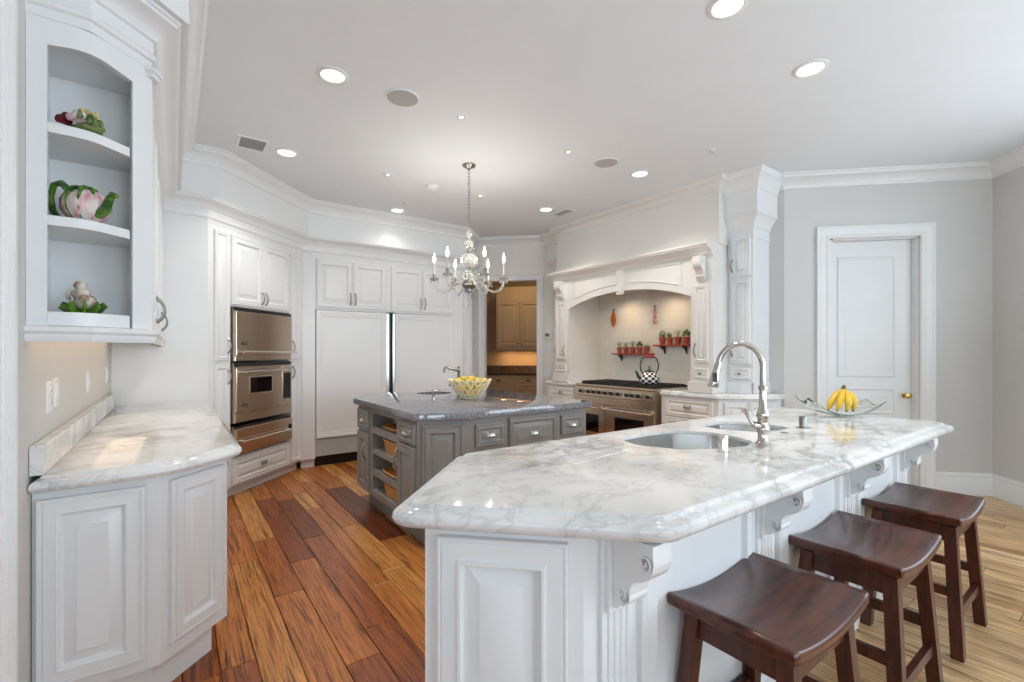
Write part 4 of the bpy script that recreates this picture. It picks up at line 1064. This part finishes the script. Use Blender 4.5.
    # baskets on the shelves
    def basket(z, h, label, fill):
        b = thing('basket', label, 'basket', NM(side+.172, 3.45, z+.0006), 45)
        mb = MB(); W_, D_ = .155, .205
        rp = lambda x_, y_: roundpoly([(-x_, -y_), (x_, -y_), (x_, y_), (-x_, y_)], .13, 7)
        mb.rings([[(x_, y_, z_) for x_, y_ in rp(W_*s, D_*s)] for s, z_ in ((.90, 0), (.96, h*.5), (1.0, h), (.96, h+.004), (.93, h), (.88, h*.4), (.84, .012))]); mb.build('weave', M['wicker'], b)
        mb = MB(); mb.tube([(x_, y_, h) for x_, y_ in rp(W_, D_)], .006, 6, True); mb.build('rim', M['wicker'], b)
        if fill == 'cloth':
            c_ = MB(); 
            for k in range(5): c_.ball((-.03+.02*(k % 3), -.11+.055*k, h+.028), .070, .045, .034, 14, 6, lambda a, p: 1+.12*sin(5*a+k))
            tag(c_.build('folded_napkins', M['cloth'], None, loc=b.location), 'crumpled patterned napkins in the shallow basket on the third island shelf', 'napkin'); COL.objects[-1]
        elif fill == 'jars':
            c_ = MB()
            for k in range(6): c_.ball((-.04+.06*(k % 2), -.11+.045*k, h+.030), .05, .030, .036, 12, 6)
            tag(c_.build('snack_packets', M['jar'], None, loc=b.location), 'dark red packets in the shallow basket on the top island shelf', 'packets')
    basket(.714, .022, 'shallow woven basket on the topmost open island shelf', 'jars')
    basket(.528, .108, 'deep orange wicker basket on the second open island shelf', None)
    basket(.364, .022, 'shallow woven basket on the third open island shelf', 'cloth')
    basket(.198, .098, 'deep orange wicker basket on the lowest open island shelf', None)
island()
for o in list(COL.objects):
    if o.name.startswith(('folded_napkins', 'snack_packets')): o.rotation_euler = (0, 0, pi/4)

def lemon_bowl():
    n_, m_ = 2.10, 3.52; c = NM(n_, m_, .9155)
    r = thing('lattice_bowl', 'open woven cream ceramic bowl of lemons on the island granite', 'bowl', c, 0)
    mb = MB(); prof = [(.070, .008), (.092, .022), (.128, .062), (.158, .110), (.180, .150), (.186, .168)]
    N_ = 17
    for sgn in (1, -1):
        for k in range(N_):
            a0 = 2*pi*k/N_; pts = [(R_*cos(a0+sgn*.95*i/5), R_*sin(a0+sgn*.95*i/5), z_) for i, (R_, z_) in enumerate(prof)]
            mb.tube(pts, .0066, 6)
    mb.build('lattice', M['ceramic'], r)
    MB().lathe([(.074, 0), (.078, .006), (.070, .012), (.02, .010)], (0, 0, 0), 28).build('foot', M['ceramic'], r)
    rnd = random.Random(3); pos = []
    for k in range(5): a = 2*pi*k/5; pos.append((.058*cos(a), .058*sin(a), .045))
    for k in range(8): a = 2*pi*k/8+.3; pos.append((.103*cos(a), .103*sin(a), .098))
    for k in range(3): a = 2*pi*k/3+.3; pos.append((.040*cos(a), .040*sin(a), .102))
    for k in range(9): a = 2*pi*k/9; pos.append((.128*cos(a), .128*sin(a), .152))
    for k in range(5): a = 2*pi*k/5+.2; pos.append((.066*cos(a), .066*sin(a), .160+.012*(k % 2)))
    pos.append((0, 0, .172))
    base = None
    for k, p in enumerate(pos):
        if base is None:
            mb = MB(); mb.ball((0, 0, 0), .0255, .0255, .0255, 14, 10); 
            mb.v = [Vector((v.x*(1.0), v.y, v.z)) for v in mb.v]
            mb.tube([(.018, 0, 0), (.029, 0, 0), (.034, 0, 0)], [.019, .008, .003], 10); mb.tube([(-.018, 0, 0), (-.030, 0, 0)], [.018, .004], 10)
            o = mb.build('lemon', M['lemon']); base = o
        else:
            o = base.copy(); COL.objects.link(o)
            if k % 5 == 0: pass
        o.location = (c[0]+p[0], c[1]+p[1], c[2]+p[2]); o.rotation_euler = (rnd.uniform(-.5, .5), rnd.uniform(-.6, .6), rnd.uniform(0, 6))
        tag(o, 'yellow lemon heaped in the woven cream bowl on the island', 'lemon', 'lemons in the woven bowl')
lemon_bowl()

# ================================================================== PENINSULA, local x = n-2, y = m-1.2
def peninsula():
    n0, m0 = 2.0, 1.2; O = NM(n0, m0)
    q = lambda n_, m_: (n_-n0, m_-m0)
    w2 = lambda X_, Y_: q((X_+Y_)/S2, (Y_-X_)/S2)
    r = thing('peninsula_cabinet', 'white panelled peninsula base with fluted posts under the marble bar', 'cabinet', O, 45)
    A = w2(-.43, 1.21); B = q(.852, .86); C_ = q(3.47, .86); D = q(3.47, 1.575); E = w2(-.43, 1.796)
    body = [A, B, C_, D, E]
    mb = MB(); 
    # hollow where the sinks hang: outer shell only
    inn = offset(body, -.02)
    rs = [[(x_, y_, z_) for x_, y_ in p] for p, z_ in ((body, .0), (body, .858), (inn, .858), (inn, .02))]
    mb.rings(rs, True, True); mb.build('body', M['white'], r)
    T = frame(*A, -45); L = math.dist(A, B)
    MB(T).front(.040, .385, .10, .838, 0, .024, [(0, .004), (.003, 0), (.008, .0), (.011, .004), (.014, 0), (.055, 0), (.058, -.006), (.066, -.007), (.071, .002), (.074, .016), (.080, .018), (.114, .003), (.118, .001)]).build('end_panel', M['white'], r)
    mb = MB(T); mb.box(-.004, .0 + L, -.012, -.0005, 0, .085); mb.build('end_baseboard', M['white'], r)
    T = frame(0, .86-m0, 0)
    cs = (.968, 1.785, 2.60, 3.41); X = lambda n_: n_-n0
    for k, c in enumerate(cs):
        w_ = .062
        mb = MB(T); mb.box(X(c-w_), X(c+w_), -.014, -.0005, .0, .8575)
        for j in range(4): xx = X(c)-.036+.024*j; mb.tube([(xx, -.014, .14), (xx, -.014, .655)], .007, 8)
        mb.box(X(c-w_-.006), X(c+w_+.006), -.026, -.0145, .0, .11)
        mb.build('fluted_post', M['white'], r)
        mb = MB(T); mb.cbox(X(c-.052), X(c+.052), -.028, -.0145, .645, .8575, .002); corbel(mb, X(c-.036), X(c+.036), -.0285, .8575, .125, .195); mb.build('corbel', M['white'], r)
    ed = [.90]+list(cs[1:])
    for k in range(3):
        a, b = cs[k]+.095, cs[k+1]-.095
        MB(T).front(X(a), X(b), .10, .835, 0, .02, [(0, .004), (.003, 0), (.012, 0), (.016, .005), (.02, 0), (.05, 0), (.055, -.003), (.061, -.003), (.066, .006), (.072, .014), (.08, .014)]).build('side_panel', M['white'], r)
        mb = MB(T); mb.box(X(cs[k]+.07), X(cs[k+1]-.07), -.014, -.0005, 0, .085); mb.build('baseboard', M['white'], r)
    # far end and kitchen side
    T2 = frame(3.47-n0, .86-m0, 90); MB(T2).door(.05, .66, .10, .84).build('far_panel', M['white'], r)
    T3 = frame(3.47-n0, 1.575-m0, 180)
    for k in range(4):
        a = .05+k*.6; d = MB(T3).door(a, a+.55, .12, .84).build('door', M['white'], r); pull(d, a+.5, -.022, .7, T=T3)
    # countertop
    c = thing('countertop', 'large white veined marble bar top with two sinks and angled near end', 'countertop', (*O[:2], .8675), 45)
    ridge = [w2(-.472, 1.205), w2(.262, 1.205), q(3.60, .712), q(3.60, 1.615), w2(-.472, 1.82)]
    ridge[1] = (ridge[1][0], ridge[1][1])
    nB = (1.205*S2-.712); nB = 1.205*S2-.722; ridge[1] = q(nB, .722); ridge[2] = q(3.60, .715)
    prof = [(-.075, .037), (-.07, -.009), (.018, -.009), (.036, -.003), (.046, .007), (.0495, .018), (.047, .028), (.040, .0345), (.030, .0375), (.014, .0395), (.011, .0415), (.006, .0495), (.003, .0512), (-.002, .0515)]
    s = MB().rslab(ridge, [.04, .025, .035, .035, .025], 6, prof, [.5, 1.8, .8, .8, .5]).build('slab', M['marble'], c)
    sink1 = roundpoly([q(*p) for p in ((1.69, 1.48), (1.92, 1.49), (2.10, 1.465), (2.20, 1.32), (2.18, 1.16), (2.12, 1.06), (2.0, 1.035), (1.86, 1.07), (1.71, 1.16), (1.64, 1.33))], .06, 4)
    sink2 = roundpoly([q(*p) for p in ((2.34, 1.475), (2.57, 1.485), (2.66, 1.42), (2.70, 1.30), (2.69, 1.15), (2.51, 1.135), (2.39, 1.19), (2.32, 1.33))], .05, 4)
    def ccw(p):
        a = sum(p[i][0]*p[(i+1) % len(p)][1]-p[(i+1) % len(p)][0]*p[i][1] for i in range(len(p))); return p if a > 0 else p[::-1]
    sink1, sink2 = ccw(sink1), ccw(sink2)
    cutters = [MB().prism(sink1, -.05, .1).build('cutter', M['marble'], c), MB().prism(sink2, -.05, .1).build('cutter', M['marble'], c)]
    mb = MB()
    for k in range(5):
        a = q(1.10+.02*k, 1.535-.075*k); b = q(1.585, 1.515-.055*k)
        mb.tube([(*a, .0530), (*b, .0515)], .0060, 8)
    cutters.append(mb.build('cutter', M['marble'], c))
    cut(s, cutters)
    for nm, poly_, dep in (('large', sink1, .19), ('small', sink2, .16)):
        cx_ = sum(p[0] for p in poly_)/len(poly_); cy_ = sum(p[1] for p in poly_)/len(poly_)
        loc = [(p[0]-cx_, p[1]-cy_) for p in poly_]; wc = NM(cx_+n0, cy_+m0, .9038-dep)
        k = thing('sink', 'large stainless undermount sink basin nearest the camera in the marble bar' if nm == 'large' else 'smaller stainless undermount sink basin behind the faucet in the marble bar', 'sink', wc, 45)
        mb = MB(); mb.rings([[(x_, y_, z_) for x_, y_ in offset(loc, o)] for o, z_ in ((.02, dep), (.005, dep), (.003, dep-.002), (.0, .05), (-.01, .02), (-.04, .004), (-.10, 0), (-.10, -.004), (-.03, -.002), (.004, .02), (.006, .05), (.02, dep-.003))], False, False)
        n_ = len(loc); ring = [(x_, y_, 0) for x_, y_ in offset(loc, -.10)]; mb.add(ring, [tuple(range(n_))]); mb.build('basin', M['steel2'], k)
        MB().lathe([(.02, .001), (.04, .003), (.045, .004), (.04, .001)], (0, 0, 0), 18).build('drain', M['chrome'], k)
peninsula()

def main_faucet():
    X_, Y_ = .772, 2.205
    f = thing('faucet', 'tall polished nickel gooseneck faucet with pull-down spray beside the bar sinks', 'faucet', (X_, Y_, .9152), 0)
    MB().lathe([(.034, 0), (.034, .004), (.026, .012), (.021, .022), (.020, .05), (.026, .06), (.027, .078), (.021, .09), (.023, .115), (.027, .13), (.022, .15), (.016, .165), (.0145, .24), (.018, .245), (.018, .26), (.0135, .265)], (0, 0, 0), 24).build('body', M['nickel'], f)
    R_ = .093; pts = [(0, 0, .262), (0, 0, .345)]
    for k in range(1, 15):
        a = pi*k/14*.93; pts.append((-R_+R_*cos(a), 0, .345+R_*sin(a)*1.08))
    end = pts[-1]; MB().tube(pts, .0125, 14).build('gooseneck', M['nickel'], f)
    dx, dz = -.022, -.10
    MB().tube([(end[0], 0, end[2]), (end[0]-.004, 0, end[2]-.012), (end[0]-.010, 0, end[2]-.04), (end[0]-.018, 0, end[2]-.075), (end[0]-.024, 0, end[2]-.105), (end[0]-.026, 0, end[2]-.115)], [.013, .015, .016, .019, .024, .021], 16).build('spray_head', M['nickel'], f)
    MB().box(end[0]-.03, end[0]-.012, -.022, -.012, end[2]-.09, end[2]-.05).build('spray_button', M['badge'], f)
    mb = MB(); mb.tube([(-.018, -.006, .085), (-.045, -.012, .09)], [.014, .017], 12); mb.tube([(-.042, -.012, .088), (-.062, -.016, .115), (-.085, -.02, .158)], [.008, .006, .008], 10); mb.build('lever_handle', M['nickel'], f)
    s = thing('soap_dispenser', 'stubby nickel cylinder on the marble bar left of the gooseneck faucet', 'soap dispenser', (.555, 2.02, .9152), 0)
    MB().lathe([(.026, 0), (.026, .004), (.0195, .006), (.0195, .066), (.017, .072), (.004, .073)], (0, 0, 0), 22).build('body', M['chrome'], s)
    s = thing('air_gap', 'small dark nickel cylinder on the marble bar in front of the banana bowl', 'air gap', (1.155, 2.72, .9152), 0)
    MB().lathe([(.042, 0), (.040, .004), (.022, .005), (.020, .006), (.020, .058), (.018, .064), (.004, .066)], (0, 0, 0), 22).build('body', M['pewter'], s)
    for X2, Y2, lb in ((.60, 2.11, 'flat nickel hole cover on the marble beside the stubby cylinder'), (.985, 2.53, 'flat nickel hole cover on the marble behind the faucet')):
        tag(MB().lathe([(.026, 0), (.025, .003), (.018, .005), (.003, .006)], (0, 0, 0), 20).build('hole_cover', M['nickel'], loc=(X2, Y2, .9152)), lb, 'hole cover')
main_faucet()

def banana_bowl():
    X_, Y_ = 1.585, 3.25
    r = thing('glass_bowl', 'wide shallow clear glass bowl with wavy rim on the marble bar', 'bowl', (X_, Y_, .9154), 0)
    def surf(u, v, t):
        x_ = .215*u; y_ = .13*v
        z_ = .006+.065*abs(u)**2.0 + .03*(v**2)*(.4+.6*abs(u)) + (.05*max(0, -u-.55)**1.2) - (.030*math.exp(-((u+.62)/.16)**2)*(1) if False else 0)
        return (x_, y_*(1-.25*u*u), z_+t)
    n1, n2 = 22, 10; mb = MB()
    for t in (0, .005):
        pass
    top = []; bot = []
    for i in range(n1+1):
        top.append([surf(-1+2*i/n1, -1+2*j/n2, .005) for j in range(n2+1)]); bot.append([surf(-1+2*i/n1, -1+2*j/n2, 0) for j in range(n2+1)])
    rs = [tp+bt[::-1] for tp, bt in zip(top, bot)]
    mb.rings(rs); mb.build('shell', M['glass'], r, 60)
    bz = MB(); bz.tube([(x_, y_, z_) for x_, y_, z_ in [surf(-1, -1+2*j/n2, .003) for j in range(n2+1)]]+[surf(-1+2*i/n1, 1, .003) for i in range(1, n1)]+[surf(1, 1-2*j/n2, .003) for j in range(n2+1)]+[surf(1-2*i/n1, -1, .003) for i in range(1, n1)], .0035, 6, True); bz.build('rim', M['glass'], r)
    b = thing('banana_bunch', 'bunch of ripe yellow bananas lying in the wide glass bowl', 'bananas', (X_+.0, Y_, .9154), 9); b.scale = (1.12,)*3
    top = Vector((.042, .02, .150))
    for k, (fx, fy, bow) in enumerate(((-.078, -.030, .035), (-.050, -.062, .03), (-.006, -.074, .03), (.040, -.060, .03), (-.03, .03, .03))):
        e = Vector((fx, fy, .040)); mid = (top+e)/2+Vector((fx*.5, fy*.75-.004, .018))
        pts = []
        for i in range(9):
            t = i/8; pts.append(tuple(top*(1-t)**2+mid*2*t*(1-t)+e*t*t))
        rad = [.006, .010, .015, .0175, .0185, .0185, .0175, .013, .006]
        bb = MB().tube(pts, rad, 8).build('banana', M['banana'], b)
        mb = MB(); mb.ball(tuple(Vector(pts[-1])), .0065, seg=8, rows=6); mb.build('tip', M['bananatip'], bb)
    MB().tube([tuple(top+Vector((0, 0, -.012))), tuple(top+Vector((.006, .004, .012))), tuple(top+Vector((.010, .006, .024)))], [.014, .011, .007], 8).build('stem', M['bananatip'], b)
banana_bowl()

# ================================================================== STOOLS
def make_stool(label, n_, m_):
    r = thing('bar_stool', label, 'stool', NM(n_, m_), 45, 'wooden saddle stools at the bar')
    a, b = .24, .178; H = .612
    mb = MB(); rs = []; N_ = 16
    for i in range(N_+1):
        u = -1+2*i/N_; x_ = a*u; zt = H-.030*(1-u*u); t = .036
        e = .006
        rs.append([(x_, -b+e, zt-t), (x_, -b, zt-t+e), (x_, -b, zt-e), (x_, -b+e, zt), (x_, b-e, zt), (x_, b, zt-e), (x_, b, zt-t+e), (x_, b-e, zt-t)])
    for s, k in ((-1, 0), (1, -1)):
        f = rs[k]; cxs = [(p[0]+s*.006, p[1]*.985, (p[2]-(H-.018))*.72+(H-.018)) for p in f]
        if k == 0: rs.insert(0, cxs)
        else: rs.append(cxs)
    mb.rings(rs); mb.build('seat', M['stool'], r, 50)
    def leg(sx, sy):
        tx, ty, bx, by = sx*.172, sy*.130, sx*.222, sy*.165; h = .0215; g = MB()
        zt = H-.036-.030*(1-(.172/.24)**2)-.001
        g.rings([[(bx-h, by-h, 0), (bx+h, by-h, 0), (bx+h, by+h, 0), (bx-h, by+h, 0)], [(tx-h, ty-h, zt-.006), (tx+h, ty-h, zt-.006 if sx < 0 else zt-.006), (tx+h, ty+h, zt-.006), (tx-h, ty+h, zt-.006)]])
        g.build('leg', M['stoolleg'], r)
    for sx in (-1, 1):
        for sy in (-1, 1): leg(sx, sy)
    def at(sx, sy, z):
        t = z/.56; return (sx*(.222-.05*t), sy*(.165-.035*t))
    for sx in (-1, 1):                                    # short rails (across the seat)
        x_, y_ = at(sx, 1, .27); MB().box(x_-.011, x_+.011, -y_+.0, y_-.0, .25, .29).build('stretcher', M['stoolleg'], r)
        x_, y_ = at(sx, 1, .52); MB().box(x_-.010, x_+.010, -y_, y_, .485, .560).build('apron', M['stoolleg'], r)
    for sy in (-1, 1):
        x_, y_ = at(1, sy, .18); MB().box(-x_, x_, y_-.011, y_+.011, .16, .20).build('stretcher', M['stoolleg'], r)
        x_, y_ = at(1, sy, .52); pts = [(-x_+2*x_*k/12) for k in range(13)]; MB().rings([[(p, y_-.010, .485), (p, y_+.010, .485), (p, y_+.010, H-.0365-.03*(1-(p/a)**2)), (p, y_-.010, H-.0365-.03*(1-(p/a)**2))] for p in pts]).build('apron', M['stoolleg'], r)
    return r
st = make_stool('dark wooden saddle stool nearest the camera at the marble bar', 1.435, .675)
for lb, n_, m_ in (('middle dark wooden saddle stool of the three at the marble bar', 2.185, .663), ('farthest dark wooden saddle stool, by the far wall end of the bar', 2.965, .660)):
    c = copy_tree(st); c['label'] = lb; c.location = NM(n_, m_)

# ================================================================== CEILING FIXTURES
def downlight(n_, m_, label, R_=.095, power=26):
    r = thing('recessed_light', label, 'ceiling light', NM(n_, m_, CEIL), 0)
    mb = MB(); mb.lathe([(R_, 0), (R_, -.004), (R_-.012, -.009), (R_-.022, -.009), (R_-.026, -.003), (R_-.026, 0)], (0, 0, 0), 28, cap0=False, cap1=False); mb.build('trim_ring', M['trim'], r)
    MB().lathe([(R_-.027, -.002), (R_-.027, -.001)], (0, 0, 0), 28).build('lens', M['lamp'], r)
    d = bpy.data.lights.new('downlight_lamp', 'SPOT'); d.energy = power; d.specular_factor = 0; d.color = (1, .95, .89); d.spot_size = radians(120); d.spot_blend = .8; d.shadow_soft_size = .06
    o = bpy.data.objects.new('downlight_lamp', d); COL.objects.link(o); o.parent = r; o.location = (0, 0, -.015)
for n_, m_, lb in ((.80, 2.99, 'bright recessed downlight above the left counter, nearest the left wall'), (.79, 4.39, 'bright recessed downlight in front of the ovens beside the square vent'), (2.20, 5.40, 'bright recessed downlight over the refrigerator cornice'),
                   (3.64, 4.31, 'bright recessed downlight in front of the hood near the pantry opening'), (3.64, 2.91, 'bright recessed downlight over the right end of the range'), (3.12, 1.22, 'bright recessed downlight over the bananas end of the bar'), (2.22, 1.24, 'bright recessed downlight cut by the top edge of the picture')):
    downlight(n_, m_, lb, power=10 if m_ > 5 else 62)
def halogen(n_, m_, label):
    r = thing('halogen_spotlight', label, 'ceiling light', NM(n_, m_, CEIL), 0)
    MB().lathe([(.055, 0), (.055, -.003), (.045, -.007), (.036, -.006), (.034, 0)], (0, 0, 0), 22, cap0=False, cap1=False).build('trim_ring', M['speaker'] if False else M['trim'], r)
    MB().lathe([(.034, -.004), (.020, -.0015), (.018, -.001)], (0, 0, 0), 18).build('reflector', M['vent'], r)
    MB().lathe([(.012, -.008), (.016, -.0045)], (0, 0, 0), 12).build('bulb', M['lamp'], r)
for n_, m_, lb in ((1.70, 2.97, 'small halogen spot between the round speaker and the chandelier rose'), (2.74, 2.95, 'small halogen spot left of the far round speaker'), (1.68, 4.36, 'small halogen spot left of the smoke detector'), (2.73, 4.35, 'small halogen spot behind the chandelier chain')):
    halogen(n_, m_, lb)
for n_, m_, lb in ((1.25, 2.98, 'round grey ceiling speaker near the left counter downlight'), (3.18, 2.92, 'round grey ceiling speaker near the range')):
    r = thing('ceiling_speaker', lb, 'speaker', NM(n_, m_, CEIL), 0)
    MB().lathe([(.115, 0), (.115, -.005), (.105, -.008), (.102, -.004), (.102, 0)], (0, 0, 0), 30, cap0=False, cap1=False).build('rim', M['trim'], r)
    MB().lathe([(.1015, -.001), (.1015, -.006), (.06, -.008), (.01, -.009)], (0, 0, 0), 30).build('grille', M['speaker'], r)
for n_, m_, sx, sy, lb in ((.525, 4.37, .11, .13, 'square grey air vent in the ceiling above the ovens'), (3.89, 4.28, .07, .15, 'narrow grey air vent in the ceiling near the hood')):
    r = thing('ceiling_vent', lb, 'vent', NM(n_, m_, CEIL), 45)
    mb = MB(); mb.box(-sx, sx, -sy, -sy+.02, -.008, 0); mb.box(-sx, sx, sy-.02, sy, -.008, 0); mb.box(-sx, -sx+.02, -sy+.02, sy-.02, -.008, 0); mb.box(sx-.02, sx, -sy+.02, sy-.02, -.008, 0); mb.build('frame', M['trim'], r)
    mb = MB(); k = -sy+.028
    mb.box(-sx+.021, sx-.021, -sy+.021, sy-.021, -.001, 0)
    while k < sy-.03: mb.extr([(-sx+.021, k, -.006), (-sx+.021, k+.010, -.0015), (-sx+.021, k+.012, -.0025), (-sx+.021, k+.002, -.007)], (2*sx-.042, 0, 0)); k += .018
    mb.build('louvres', M['vent'], r)
r = thing('smoke_detector', 'white round smoke detector on the ceiling left of the chandelier chain', 'smoke detector', NM(2.165, 4.38, CEIL), 0)
MB().lathe([(.065, 0), (.065, -.018), (.055, -.03), (.03, -.036), (.003, -.037)], (0, 0, 0), 26).build('case', M['plate'], r)
MB().lathe([(.025, -.0372), (.02, -.043), (.003, -.044)], (0, 0, 0), 16).build('sensor_cap', M['plate'], r)
for n_, m_, lb in ((3.70, 2.21, 'small sprinkler head in the ceiling before the right tower'), (2.15, 5.05, 'small sprinkler head in the ceiling before the refrigerator cornice')):
    r = thing('fire_sprinkler', lb, 'sprinkler', NM(n_, m_, CEIL), 0)
    MB().lathe([(.034, 0), (.034, -.004), (.022, -.008), (.008, -.008)], (0, 0, 0), 20).build('escutcheon', M['trim'], r); MB().lathe([(.008, -.0085), (.008, -.022), (.018, -.024), (.018, -.027)], (0, 0, 0), 14).build('deflector', M['vent'], r)

def chandelier():
    c = NM(2.199, 3.70, CEIL)
    r = thing('chandelier', 'six-armed crystal chandelier with candle lights hanging over the island', 'chandelier', c, 9)
    MB().lathe([(.062, 0), (.062, -.008), (.055, -.016), (.03, -.028), (.014, -.036), (.006, -.05)], (0, 0, 0), 26).build('canopy', M['pewter'], r)
    mb = MB(); z = -.05; k = 0
    while z > -.585:
        pts = []
        for i in range(12):
            a = 2*pi*i/12; u, w = .010*cos(a), .019*sin(a); pts.append((u, 0, z-.014+w) if k % 2 == 0 else (0, u, z-.014+w))
        mb.tube(pts, .0028, 5, True); z -= .0285; k += 1
    mb.build('chain', M['pewter'], r)
    z0 = -.595
    MB().lathe([(.006, z0), (.02, z0-.015), (.032, z0-.04), (.018, z0-.07), (.014, z0-.085), (.03, z0-.095), (.045, z0-.12), (.034, z0-.145), (.016, z0-.165), (.05, z0-.175), (.056, z0-.185), (.02, z0-.20)], (0, 0, 0), 20).build('stem_finial', M['crystal'], r)
    MB().lathe([(.015, z0-.201), (.05, z0-.22), (.076, z0-.255), (.082, z0-.29), (.070, z0-.325), (.035, z0-.355), (.015, z0-.37)], (0, 0, 0), 26).build('glass_globe', M['crystal'], r)
    MB().lathe([(.010, z0+.01), (.010, z0-.56)], (0, 0, 0), 8).build('rod', M['chrome'], r)
    MB().lathe([(.014, z0-.371), (.03, z0-.39), (.03, z0-.41), (.016, z0-.43), (.06, z0-.445), (.075, z0-.47), (.03, z0-.49)], (0, 0, 0), 22).build('baluster', M['crystal'], r)
    MB().lathe([(.02, z0-.491), (.066, z0-.50), (.07, z0-.515), (.05, z0-.535), (.028, z0-.545), (.025, z0-.57), (.004, z0-.58)], (0, 0, 0), 22).build('hub', M['pewter'], r)
    mb = MB()
    for i in range(3): mb.ball((0, 0, z0-.60-.032*i), .018-.003*i, seg=8, rows=6)
    mb.ball((0, 0, z0-.70), .012, .012, .022, 8, 6); mb.build('drop_pendant', M['crystal'], r)
    R_ = .32
    for k in range(6):
        a = pi/3*k; ca, sa = cos(a), sin(a)
        pts = [(.05, z0-.505), (.10, z0-.475), (.13, z0-.50), (.17, z0-.55), (.23, z0-.575), (.285, z0-.555), (.315, z0-.51), (.32, z0-.475)]
        arm = MB().tube([(q*ca, q*sa, z) for q, z in pts], .0095, 8).build('arm', M['crystal'], r)
        MB().lathe([(.012, z0-.474), (.03, z0-.468), (.045, z0-.452), (.047, z0-.448), (.02, z0-.458), (.012, z0-.456)], (R_*ca, R_*sa, 0), 16).build('bobeche', M['crystal'], arm)
        MB().lathe([(.011, z0-.4555), (.014, z0-.44), (.014, z0-.405), (.011, z0-.40)], (R_*ca, R_*sa, 0), 12).build('socket', M['pewter'], arm)
        MB().lathe([(.0085, z0-.3995), (.0085, z0-.305), (.005, z0-.300)], (R_*ca, R_*sa, 0), 12).build('candle', M['candle'], arm)
        MB().lathe([(.006, z0-.2995), (.012, z0-.288), (.0145, z0-.272), (.010, z0-.250), (.004, z0-.232), (.001, z0-.215)], (R_*ca, R_*sa, 0), 12).build('bulb', M['bulb'], arm)
        d = bpy.data.lights.new('candle_lamp', 'POINT'); d.energy = 3.5; d.specular_factor = 0; d.color = (1, .96, .90); d.shadow_soft_size = .02
        o = bpy.data.objects.new('candle_lamp', d); COL.objects.link(o); o.parent = arm; o.location = (R_*ca*1.0, R_*sa*1.0, z0-.20)
        for j in range(4):
            b = a+.9+j*1.57; MB().ball((R_*ca+.042*cos(b), R_*sa+.042*sin(b), z0-.478), .006, .006, .016, 6, 5).build('crystal_drop', M['crystal'], arm)
        for j in range(3): MB().ball(((.09+.03*j)*cos(a+.25), (.09+.03*j)*sin(a+.25), z0-.40-.03*j), .009, .009, .014, 6, 5).build('crystal_drop', M['crystal'], arm)
chandelier()
